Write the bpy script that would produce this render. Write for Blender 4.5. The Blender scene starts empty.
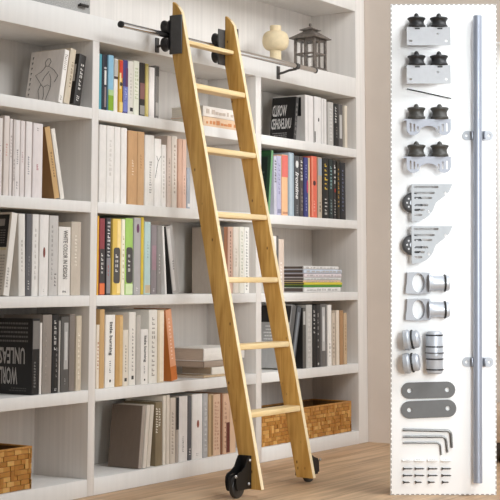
import bpy, bmesh, math, random
from mathutils import Vector, Matrix
random.seed(7)
SC = bpy.context.scene
COL = SC.collection

# ---------------------------------------------------------------- camera, sky, lights, exposure
# world: X runs along the bookcase (to the right), Y into it, Z up, metres; bookcase front is the plane Y = 0
PHI, PITCH, FPX = math.radians(56.699), math.radians(6.9623), 1429.275
cam = bpy.data.cameras.new('camera'); camo = bpy.data.objects.new('camera', cam); COL.objects.link(camo)
cam.sensor_width = 36.0; cam.lens = FPX/500*36
cam.shift_x = 0.0; cam.shift_y = -(250-105.845)/500
cam.clip_start = .05; cam.clip_end = 100
fwd = Vector((math.sin(PHI)*math.cos(PITCH), math.cos(PHI)*math.cos(PITCH), math.sin(PITCH)))
rgt = Vector((math.cos(PHI), -math.sin(PHI), 0)); upv = rgt.cross(fwd)
M = Matrix.Identity(4)
for i in range(3):
    M[i][0], M[i][1], M[i][2] = rgt[i], upv[i], -fwd[i]
M.translation = Vector((-4.17899, -3.46286, .79084))
camo.matrix_world = M
SC.camera = camo

w = bpy.data.worlds.new('sky'); SC.world = w; w.use_nodes = True
wb = w.node_tree.nodes['Background']
wb.inputs[0].default_value = (.95, .98, 1.0, 1); wb.inputs[1].default_value = .28

def area(name, loc, target, sx, sy, power, col, spread=math.pi):
    l = bpy.data.lights.new(name, 'AREA'); l.shape = 'RECTANGLE'; l.size = sx; l.size_y = sy; l.energy = power; l.color = col; l.spread = spread
    o = bpy.data.objects.new(name, l); COL.objects.link(o); o.location = loc
    d = Vector(target)-Vector(loc); o.rotation_euler = d.to_track_quat('-Z', 'Y').to_euler()
    return o
area('room_daylight', (.7, -3.9, 3.9), (.8, 0, .9), 2.6, 2.0, 178, (.96, .985, 1))
area('added_board_fill', (-1.75, -3.75, 1.35), (.82, -1.08, .84), .8, 1.8, 9.7, (.94, .985, 1), math.radians(48))  # added fill light without a source in the room, whitens the board
area('window_daylight', (3.3, -1.5, 1.5), (2.2, -1.5, 1.2), 1.8, 1.8, 45, (.97, .99, 1))
SC.view_settings.view_transform = 'Standard'; SC.view_settings.look = 'None'
SC.view_settings.gamma = 1; SC.view_settings.use_curve_mapping = False
SC.view_settings.exposure = 0.0

# ---------------------------------------------------------------- materials
def lin(h):
    r = []
    for i in (0, 2, 4):
        c = int(h[i:i+2], 16)/255
        r.append(c/12.92 if c <= .04045 else ((c+.055)/1.055)**2.4)
    return (*r, 1)
MC = {}
def mat(h, rough=.55, metal=0.0, var=.06, scale=(60, 60, 60), bump=0.0):
    """plain colour with a faint procedural mottling"""
    k = (h, rough, metal, var, scale, bump)
    if k in MC: return MC[k]
    m = bpy.data.materials.new('paint_'+h); m.use_nodes = True; nt = m.node_tree; b = nt.nodes['Principled BSDF']
    c = lin(h); b.inputs['Roughness'].default_value = rough; b.inputs['Metallic'].default_value = metal
    tc = nt.nodes.new('ShaderNodeTexCoord'); mp = nt.nodes.new('ShaderNodeMapping'); mp.inputs['Scale'].default_value = scale
    nz = nt.nodes.new('ShaderNodeTexNoise'); nz.inputs['Scale'].default_value = 1; nz.inputs['Detail'].default_value = 3
    rp = nt.nodes.new('ShaderNodeValToRGB')
    rp.color_ramp.elements[0].position = .3; rp.color_ramp.elements[1].position = .7
    rp.color_ramp.elements[0].color = (*[x*(1-var) for x in c[:3]], 1); rp.color_ramp.elements[1].color = (*[min(1, x*(1+var)) for x in c[:3]], 1)
    nt.links.new(tc.outputs['Object'], mp.inputs[0]); nt.links.new(mp.outputs[0], nz.inputs['Vector'])
    nt.links.new(nz.outputs['Fac'], rp.inputs[0]); nt.links.new(rp.outputs[0], b.inputs['Base Color'])
    if bump:
        bp = nt.nodes.new('ShaderNodeBump'); bp.inputs['Strength'].default_value = bump; bp.inputs['Distance'].default_value = .002
        nt.links.new(nz.outputs['Fac'], bp.inputs['Height']); nt.links.new(bp.outputs[0], b.inputs['Normal'])
    MC[k] = m
    return m

def wood(name, dark, light, knot, scale, knots=True, rough=.5):
    m = bpy.data.materials.new(name); m.use_nodes = True; nt = m.node_tree; b = nt.nodes['Principled BSDF']; L = nt.links.new
    b.inputs['Roughness'].default_value = rough
    tc = nt.nodes.new('ShaderNodeTexCoord'); mp = nt.nodes.new('ShaderNodeMapping'); mp.inputs['Scale'].default_value = scale
    nz = nt.nodes.new('ShaderNodeTexNoise'); nz.inputs['Scale'].default_value = 1; nz.inputs['Detail'].default_value = 6; nz.inputs['Distortion'].default_value = .6
    rp = nt.nodes.new('ShaderNodeValToRGB'); e = rp.color_ramp.elements
    e[0].position = .3; e[1].position = .7; e[0].color = lin(dark); e[1].color = lin(light)
    L(tc.outputs['Object'], mp.inputs[0]); L(mp.outputs[0], nz.inputs['Vector']); L(nz.outputs['Fac'], rp.inputs[0])
    out = rp.outputs[0]
    if knots:
        mp2 = nt.nodes.new('ShaderNodeMapping'); mp2.inputs['Scale'].default_value = (22, 22, 13)
        vo = nt.nodes.new('ShaderNodeTexVoronoi'); vo.inputs['Scale'].default_value = 1
        r2 = nt.nodes.new('ShaderNodeValToRGB'); r2.color_ramp.elements[0].position = .03; r2.color_ramp.elements[1].position = .11
        r2.color_ramp.elements[0].color = (1, 1, 1, 1); r2.color_ramp.elements[1].color = (0, 0, 0, 1)
        mx = nt.nodes.new('ShaderNodeMixRGB'); mx.inputs[2].default_value = lin(knot)
        L(tc.outputs['Object'], mp2.inputs[0]); L(mp2.outputs[0], vo.inputs['Vector']); L(vo.outputs['Distance'], r2.inputs[0])
        L(r2.outputs[0], mx.inputs[0]); L(out, mx.inputs[1]); out = mx.outputs[0]
    L(out, b.inputs['Base Color'])
    return m
CASE = mat('e2dfdb', .45, 0, .025, (45, 45, 4))
CASE_PANEL = mat('dcd6d0', .55, 0, .06, (60, 60, 1.2))
OAK = wood('oiled_oak', 'aa7a33', 'd2a65b', '5f4020', (55, 55, 4.5))
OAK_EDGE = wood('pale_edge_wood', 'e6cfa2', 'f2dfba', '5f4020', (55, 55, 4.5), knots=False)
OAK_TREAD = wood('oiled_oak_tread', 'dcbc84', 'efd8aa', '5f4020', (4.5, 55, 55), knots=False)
BLACK = mat('2c2a2a', .35, .4, .08)
BLACK_DEEP = mat('171616', .45, .2, .08)
STEEL = mat('bcc0c7', .4, .3, .03)
STEEL_MATT = mat('b2b5bb', .7, 0, .03)
RUBBER = mat('232323', .5, 0, .05)
PAPER = mat('e4dccb', .8, 0, .08, (400, 400, 20))

# ---------------------------------------------------------------- mesh helpers
def box(bm, x0, x1, y0, y1, z0, z1, bevel=0.0):
    v = [bm.verts.new((x, y, z)) for x in (x0, x1) for y in (y0, y1) for z in (z0, z1)]
    fs = [bm.faces.new([v[i] for i in q]) for q in ((0, 1, 3, 2), (4, 6, 7, 5), (0, 4, 5, 1), (2, 3, 7, 6), (0, 2, 6, 4), (1, 5, 7, 3))]
    if bevel:
        es = list({e for f in fs for e in f.edges})
        bmesh.ops.bevel(bm, geom=es, offset=bevel, segments=2, affect='EDGES', profile=.5)
def prism(bm, pts, axis, a0, a1, bevel=0.0):
    """pts: outline in the two other axes in cyclic order (X: y,z  Y: x,z  Z: x,y)"""
    def P(p, a): return {'X': (a, p[0], p[1]), 'Y': (p[0], a, p[1]), 'Z': (p[0], p[1], a)}[axis]
    lo = [bm.verts.new(P(p, a0)) for p in pts]; hi = [bm.verts.new(P(p, a1)) for p in pts]
    n = len(pts); f = [bm.faces.new(lo), bm.faces.new(hi[::-1])]
    for i in range(n): f.append(bm.faces.new([lo[i], hi[i], hi[(i+1) % n], lo[(i+1) % n]]))
    if bevel:
        es = list({e for q in f[:2] for e in q.edges})
        bmesh.ops.bevel(bm, geom=es, offset=bevel, segments=2, affect='EDGES', profile=.5)
def basis(axis):
    z = Vector(axis).normalized(); x = z.orthogonal().normalized(); return x, z.cross(x), z
def lathe(bm, prof, c, axis, seg=24):
    """prof: (distance along axis, radius)"""
    x, y, z = basis(axis); c = Vector(c); rings = []
    for a, r in prof:
        if r < 1e-6: rings.append([bm.verts.new(c+z*a)]); continue
        rings.append([bm.verts.new(c+z*a+(x*math.cos(2*math.pi*i/seg)+y*math.sin(2*math.pi*i/seg))*r) for i in range(seg)])
    for A, B in zip(rings, rings[1:]):
        for i in range(seg):
            j = (i+1) % seg
            q = [A[i % len(A)], A[j % len(A)], B[j % len(B)], B[i % len(B)]]
            u = []
            for k in q:
                if k not in u: u.append(k)
            if len(u) > 2: bm.faces.new(u)
    for R in (rings[0], rings[-1]):
        if len(R) > 2: bm.faces.new(R)
def rod(bm, p0, p1, r, seg=20, ch=0.0):
    d = Vector(p1)-Vector(p0); L = d.length
    pr = [(0, r), (L, r)] if not ch else [(0, r-ch), (ch, r), (L-ch, r), (L, r-ch)]
    lathe(bm, pr, p0, d, seg)
def sweep(bm, pts, r, seg=12):
    pts = [Vector(p) for p in pts]; rings = []
    n0 = None
    for i, p in enumerate(pts):
        t = (pts[min(i+1, len(pts)-1)]-pts[max(i-1, 0)]).normalized()
        if n0 is None: n0 = t.orthogonal().normalized()
        n0 = (n0-t*n0.dot(t)).normalized(); b = t.cross(n0)
        rings.append([bm.verts.new(p+(n0*math.cos(2*math.pi*k/seg)+b*math.sin(2*math.pi*k/seg))*r) for k in range(seg)])
    for A, B in zip(rings, rings[1:]):
        for k in range(seg): bm.faces.new([A[k], A[(k+1) % seg], B[(k+1) % seg], B[k]])
    bm.faces.new(rings[0][::-1]); bm.faces.new(rings[-1])
def link(name, me, m, parent=None, smooth=None):
    me.materials.clear(); me.materials.append(m)
    o = bpy.data.objects.new(name, me); COL.objects.link(o)
    if parent: o.parent = parent
    if smooth is not None:
        me.shade_smooth()
        try: me.set_sharp_from_angle(angle=math.radians(smooth))
        except Exception: pass
    return o
def obj(name, bm, m, parent=None, smooth=35):
    bmesh.ops.recalc_face_normals(bm, faces=bm.faces)
    me = bpy.data.meshes.new(name); bm.to_mesh(me); bm.free()
    return link(name, me, m, parent, smooth)
def tag(o, label=None, cat=None, group=None, kind=None):
    if label: o['label'] = label
    if cat: o['category'] = cat
    if group: o['group'] = group
    if kind: o['kind'] = kind
    return o
def empty(name, loc=(0, 0, 0)):
    o = bpy.data.objects.new(name, None); COL.objects.link(o); o.location = loc; o.empty_display_size = .1
    return o
def copy_tree(o, parent=None):
    c = o.copy(); COL.objects.link(c)
    if parent: c.parent = parent
    for ch in list(o.children): copy_tree(ch, c)
    return c
def curve_mesh(cu):
    o = bpy.data.objects.new('curve', cu); COL.objects.link(o)
    dg = bpy.context.evaluated_depsgraph_get(); dg.update()
    me = bpy.data.meshes.new_from_object(o.evaluated_get(dg))
    bpy.data.objects.remove(o); bpy.data.curves.remove(cu)
    return me
TXT = {}
def text_mesh(s, org, xa, ya, ln, ht, shear=0.0):
    """flat printed lettering: mesh stretched to ln x ht, laid from org along xa / ya"""
    if s not in TXT:
        cu = bpy.data.curves.new('lettering', 'FONT'); cu.body = s; cu.resolution_u = 2; cu.offset = .012 if len(s) > 16 else .022
        me = curve_mesh(cu); TXT[s] = ([v.co.copy() for v in me.vertices], [tuple(p.vertices) for p in me.polygons])
    vs, fs = TXT[s]
    x0, x1 = min(v.x for v in vs), max(v.x for v in vs); y0, y1 = min(v.y for v in vs), max(v.y for v in vs)
    xa, ya, org = Vector(xa), Vector(ya), Vector(org); out = []
    for v in vs:
        p = (v.x-x0)/(x1-x0); q = (v.y-y0)/(y1-y0)
        out.append(org+xa*((p+shear*(q-.5)*ht/ln)*ln)+ya*(q*ht))
    me = bpy.data.meshes.new('lettering'); me.from_pydata(out, [], fs)
    return me
def plate_mesh(outer, holes, t):
    """flat plate with holes cut through; outlines in local (u, v), thickness t along +w from 0"""
    cu = bpy.data.curves.new('plate', 'CURVE'); cu.dimensions = '2D'; cu.fill_mode = 'BOTH'; cu.extrude = t/2
    for pts in [outer]+holes:
        s = cu.splines.new('POLY'); s.points.add(len(pts)-1); s.use_cyclic_u = True
        for p, q in zip(s.points, pts): p.co = (q[0], q[1], 0, 1)
    me = curve_mesh(cu)
    me.transform(Matrix.Translation((0, 0, t/2)))
    return me
def ellipse(cx, cy, rx, ry, n=28): return [(cx+rx*math.cos(2*math.pi*i/n), cy+ry*math.sin(2*math.pi*i/n)) for i in range(n)]
def rrect(x0, x1, y0, y1, r, n=5):
    pts = []
    for cx, cy, a in ((x1-r, y1-r, 0), (x0+r, y1-r, 90), (x0+r, y0+r, 180), (x1-r, y0+r, 270)):
        for i in range(n+1):
            t = math.radians(a+90*i/n); pts.append((cx+r*math.cos(t), cy+r*math.sin(t)))
    return pts

# ---------------------------------------------------------------- the room
XW = 2.158                                                # the side wall at the right end of the bookcase
def floor_material():
    m = bpy.data.materials.new('floor_planks'); m.use_nodes = True; nt = m.node_tree; b = nt.nodes['Principled BSDF']; L = nt.links.new
    tc = nt.nodes.new('ShaderNodeTexCoord'); br = nt.nodes.new('ShaderNodeTexBrick')
    br.inputs['Scale'].default_value = 1; br.inputs['Brick Width'].default_value = 1.5; br.inputs['Row Height'].default_value = .19
    br.inputs['Mortar Size'].default_value = .0022; br.inputs['Mortar Smooth'].default_value = .3; br.offset = .37
    br.inputs['Color1'].default_value = lin('c29f7b'); br.inputs['Color2'].default_value = lin('cfb08e'); br.inputs['Mortar'].default_value = lin('957558')
    mp = nt.nodes.new('ShaderNodeMapping'); mp.inputs['Scale'].default_value = (2.2, 28, 1)
    nz = nt.nodes.new('ShaderNodeTexNoise'); nz.inputs['Scale'].default_value = 1; nz.inputs['Detail'].default_value = 7; nz.inputs['Distortion'].default_value = .8
    rp = nt.nodes.new('ShaderNodeValToRGB'); e = rp.color_ramp.elements; e[0].position = .3; e[1].position = .72
    e[0].color = (.62, .60, .57, 1); e[1].color = (1.12, 1.1, 1.08, 1)
    mx = nt.nodes.new('ShaderNodeMixRGB'); mx.blend_type = 'MULTIPLY'; mx.inputs[0].default_value = 1
    L(tc.outputs['Object'], br.inputs['Vector']); L(tc.outputs['Object'], mp.inputs[0]); L(mp.outputs[0], nz.inputs['Vector'])
    L(nz.outputs['Fac'], rp.inputs[0]); L(br.outputs['Color'], mx.inputs[1]); L(rp.outputs[0], mx.inputs[2]); L(mx.outputs[0], b.inputs['Base Color'])
    b.inputs['Roughness'].default_value = .5
    return m
bm = bmesh.new(); box(bm, -5, XW+.12, -5.2, .45, -.06, 0)
tag(obj('floor', bm, floor_material(), smooth=None), kind='structure')
WALL = mat('d8cbbf', .7, 0, .03, (6, 6, 6))
bm = bmesh.new(); box(bm, -2.4, XW+.12, .30, .42, 0, 2.9)
tag(obj('wall_back', bm, WALL, smooth=None), kind='structure')
WY0, WY1, WZ0, WZ1 = -2.3, -.735, .49, 1.88
bm = bmesh.new()
box(bm, XW, XW+.12, WY1, .30, 0, 2.9); box(bm, XW, XW+.12, -3.6, WY0, 0, 2.9)
box(bm, XW, XW+.12, WY0, WY1, 0, WZ0); box(bm, XW, XW+.12, WY0, WY1, WZ1, 2.9)
tag(obj('wall_right', bm, WALL, smooth=None), kind='structure')
win = empty('window_1', (XW+.06, 0, WZ0)); tag(win, kind='structure')
WHITE = mat('f1efec', .4, 0, .02)
bm = bmesh.new()
for a in ((WY0, WY0+.05, 0, WZ1-WZ0), (WY1-.02, WY1, 0, WZ1-WZ0), (WY0+.05, WY1-.02, 0, .03), (WY0+.05, WY1-.02, WZ1-WZ0-.03, WZ1-WZ0), ((WY0+WY1)/2-.02, (WY0+WY1)/2+.02, .03, WZ1-WZ0-.03)):
    box(bm, -.03, .03, *a)
obj('window_frame', bm, WHITE, win, None)
gm = bpy.data.materials.new('window_glass'); gm.use_nodes = True; nt = gm.node_tree; nt.nodes.clear()
go = nt.nodes.new('ShaderNodeOutputMaterial'); gt = nt.nodes.new('ShaderNodeBsdfTransparent'); gg = nt.nodes.new('ShaderNodeBsdfGlossy'); gx = nt.nodes.new('ShaderNodeMixShader')
gg.inputs['Roughness'].default_value = .05; gx.inputs[0].default_value = .05
nt.links.new(gt.outputs[0], gx.inputs[1]); nt.links.new(gg.outputs[0], gx.inputs[2]); nt.links.new(gx.outputs[0], go.inputs[0])
bm = bmesh.new(); box(bm, -.003, .003, WY0+.05, WY1-.02, .03, WZ1-WZ0-.03); obj('pane', bm, gm, win, None)

# sheer curtain before the window, daylight behind it
cm = bpy.data.materials.new('sheer_cloth'); cm.use_nodes = True; nt = cm.node_tree; nt.nodes.clear()
co = nt.nodes.new('ShaderNodeOutputMaterial'); ct = nt.nodes.new('ShaderNodeBsdfTranslucent'); cd = nt.nodes.new('ShaderNodeBsdfDiffuse'); cx = nt.nodes.new('ShaderNodeMixShader')
ct.inputs[0].default_value = (.95, .95, .94, 1); cd.inputs[0].default_value = (.93, .93, .92, 1); cx.inputs[0].default_value = .6
nt.links.new(cd.outputs[0], cx.inputs[1]); nt.links.new(ct.outputs[0], cx.inputs[2]); nt.links.new(cx.outputs[0], co.inputs[0])
bm = bmesh.new(); n = 120; P = []
for i in range(n+1):
    y = WY0-.06+(WY1+.03-(WY0-.06))*i/n; P.append((XW-.045+.018*math.sin(y*42)+.006*math.sin(y*97+1), y))
rows = [[bm.verts.new((x+.001*k, y, z)) for x, y in P] for k, z in enumerate((WZ0-.005, 1.2, WZ1+.03))]
for A, B_ in zip(rows, rows[1:]):
    for i in range(n): bm.faces.new([A[i], A[i+1], B_[i+1], B_[i]])
cur = obj('sheer_curtain', bm, cm, None, 60); tag(cur, 'white sheer curtain before the bright window at the right frame edge', 'curtain')
bm = bmesh.new(); rod(bm, (XW-.045, WY0-.12, WZ1+.035), (XW-.045, WY1+.045, WZ1+.035), .008, 12)
for y in (WY0-.1, WY1+.035): rod(bm, (XW-.045, y, WZ1+.035), (XW, y, WZ1+.035), .005, 10)
obj('curtain_rod', bm, WHITE, cur)

# ---------------------------------------------------------------- the bookcase
LVL = [(0, .0624), (.3419, .3861), (.6947, .7348), (1.0445, 1.086), (1.399, 1.4415), (1.7014, 1.80), (2.1413, 2.24)]
BX0, BX1, BD = -.98, 2.156, .262
COLS = [(BX0+.04, 0.0), (.0398, 1.1405), (1.1851, 2.0627)]
case = empty('bookcase', (0, 0, 0))
tag(case, 'built-in off-white bookcase of open cells filling the whole back wall', 'bookcase')
def part(name, m, par, *a, bevel=.0018):
    bm = bmesh.new(); box(bm, *a, bevel=bevel); return obj(name, bm, m, par)
part('back_panel', CASE_PANEL, case, BX0, BX1, BD, BD+.014, 0, 2.24, bevel=0)
for a, b_ in ((BX0, BX0+.04), (2.0627, BX1)): part('upright', CASE_PANEL, case, a, b_, 0, BD, 0, 2.24)
for a, b_ in ((0.0, .0398), (1.1405, 1.1851)): part('upright', CASE_PANEL, case, a, b_, 0, BD, 0, 1.7014)
for k, (z0, z1) in enumerate(LVL):
    if k >= 5: part(('header_panel', 'top_panel')[k-5], CASE, case, BX0+.04, 2.0627, 0, BD, z0, z1); continue
    for (x0, x1) in COLS: part('plinth' if k == 0 else 'shelf', CASE, case, x0, x1, 0, BD, z0, z1)

# ---------------------------------------------------------------- the ladder
XL, XR, ST = .338, .710, .019
FY = lambda z: -.55+.207*z
BKW = .0765
lad = empty('library_ladder', (.53, -.5, 0))
tag(lad, 'golden oak rolling library ladder leaning on the bookcase rail, seven treads', 'ladder')
def L_(bm):
    bmesh.ops.translate(bm, verts=bm.verts, vec=(-.53, .5, 0)); return bm
for X in (XL, XR):
    bm = bmesh.new()
    yb = -.1255; zb = (yb-BKW+.55)/.207
    pts = [(FY(.026), .026), (FY(1.84), 1.847), (-.152, 1.872), (yb-.004, 1.893), (yb, 1.890), (yb, zb), (FY(.026)+BKW, .026)]
    prism(bm, pts, 'X', X, X+ST, .0015); sto = obj('stile', L_(bm), OAK, lad)
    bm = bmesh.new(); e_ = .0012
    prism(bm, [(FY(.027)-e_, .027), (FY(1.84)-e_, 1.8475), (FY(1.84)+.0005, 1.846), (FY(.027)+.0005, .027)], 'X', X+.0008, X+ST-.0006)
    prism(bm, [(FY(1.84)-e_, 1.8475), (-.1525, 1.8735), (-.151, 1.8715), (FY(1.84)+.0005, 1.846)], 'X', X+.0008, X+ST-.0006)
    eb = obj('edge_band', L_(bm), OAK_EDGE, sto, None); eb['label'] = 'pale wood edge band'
for zc in (.292, .540, .7925, 1.043, 1.297, 1.550, 1.734):
    top = zc > 1.7; yf = FY(zc)-.001+(.02 if top else 0); th_ = .0085 if top else .011
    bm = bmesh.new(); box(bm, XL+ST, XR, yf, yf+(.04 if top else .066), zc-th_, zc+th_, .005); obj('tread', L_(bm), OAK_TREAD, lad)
RY, RZ, RR = -.1005, 1.7605, .0115
for X, s in ((XL, -1), (XR+ST, 1)):
    xs = X; bm = bmesh.new()
    a, b_ = sorted((xs, xs+s*.009)); box(bm, a, b_, -.176, -.118, 1.681, 1.837, .0015)
    a, b_ = sorted((xs+s*.009, xs-s*(.046 if s < 0 else .062))); box(bm, a, b_, -.1245, -.1187, 1.684, 1.834, .001)
    rm = obj('roller_mount', L_(bm), mat('4b4948', .5, .2, .08), lad)
    for dz in (-1, 1):
        bm = bmesh.new()
        lathe(bm, [(0, .024), (.001, .029), (.004, .029), (.0075, .0245), (.012, .0232), (.022, .0232), (.0265, .0245), (.033, .029), (.037, .029), (.038, .024)], (xs-s*.010-(.016 if s > 0 else 0), -.1175, RZ+dz*(RR+.0232)), (0, 1, 0), 28)
        pu = obj('pulley', L_(bm), BLACK, rm)
        bm = bmesh.new(); lathe(bm, [(0, .008), (.004, .008), (.006, .006)], (xs-s*.010-(.016 if s > 0 else 0), -.0798, RZ+dz*(RR+.0232)), (0, 1, 0), 12); obj('bolt_cap', L_(bm), BLACK_DEEP, pu)
for X, s in ((XL, -1), (XR+ST, 1)):
    o_ = [(0, .148), (.016, .148), (.026, .134), (.04, .112), (.062, .098), (.088, .091), (.098, .08), (.1, .062), (.096, .042), (.09, .03), (0, .03)]
    gd = [(.088, .092), (.114, .088), (.122, .076), (.127, .034), (.121, .033), (.115, .06), (.106, .08), (.096, .084)]
    bm = bmesh.new()
    for y0, y1 in ((-.502, -.498), (-.456, -.452)): prism(bm, [(X+s*a, z) for a, z in o_], 'Y', y0, y1)
    prism(bm, [(X+s*a, z) for a, z in gd], 'Y', -.487, -.480)
    a, b_ = sorted((X, X+s*.004)); box(bm, a, b_, -.498, -.456, .03, .148)
    cs = obj('caster', L_(bm), BLACK_DEEP, lad, 20)
    wx = X+s*.060
    bm = bmesh.new(); lathe(bm, [(0, .03), (.003, .037), (.006, .040), (.02, .040), (.023, .037), (.026, .03)], (wx, -.49, .040), (0, 1, 0), 32)
    wh = obj('wheel', L_(bm), mat('3a3837', .4, .2), cs)
    bm = bmesh.new(); lathe(bm, [(0, .014), (.003, .014), (.005, .01)], (wx, -.4905, .040), (0, -1, 0), 16); obj('hub', L_(bm), mat('55514f', .3, .6), wh)
    for q in ((.012, .132), (.105, .083), (.02, .048)):
        bm = bmesh.new(); lathe(bm, [(0, .006), (.004, .006), (.006, .004)], (X+s*q[0], -.5015, q[1]), (0, -1, 0), 12); obj('bolt', L_(bm), mat('a8a5a2', .3, .7), cs)

# ---------------------------------------------------------------- the rail
rail = empty('ladder_rail', (.8, 0, RZ)); tag(rail, 'black and chrome round rail fixed along the bookcase header behind the ladder top', 'rail')
def R_(bm):
    bmesh.ops.translate(bm, verts=bm.verts, vec=(-.8, 0, -RZ)); return bm
bm = bmesh.new(); rod(bm, (.045, RY, RZ), (1.492, RY, RZ), RR, 28); obj('tube', R_(bm), mat('d2d0ce', .14, 1.0, .03), rail)
for x0, x1 in ((.036, .050), (1.486, 1.498)):
    bm = bmesh.new(); rod(bm, (x0, RY, RZ), (x1, RY, RZ), RR+.0015, 28, .002); obj('end_cap', R_(bm), BLACK_DEEP, rail)
for x in (.402, 1.325):
    bm = bmesh.new()
    box(bm, x-.011, x+.011, -.006, 0, 1.708, 1.768, .001)
    sweep(bm, [(x, -.004, 1.732), (x, -.03, 1.736), (x, -.06, 1.744), (x, RY, RZ-.013)], .0055, 12)
    rod(bm, (x-.012, RY, RZ), (x+.012, RY, RZ), RR+.003, 24)
    obj('rail_bracket', R_(bm), mat('4c4a48', .4, .4), rail)

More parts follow.
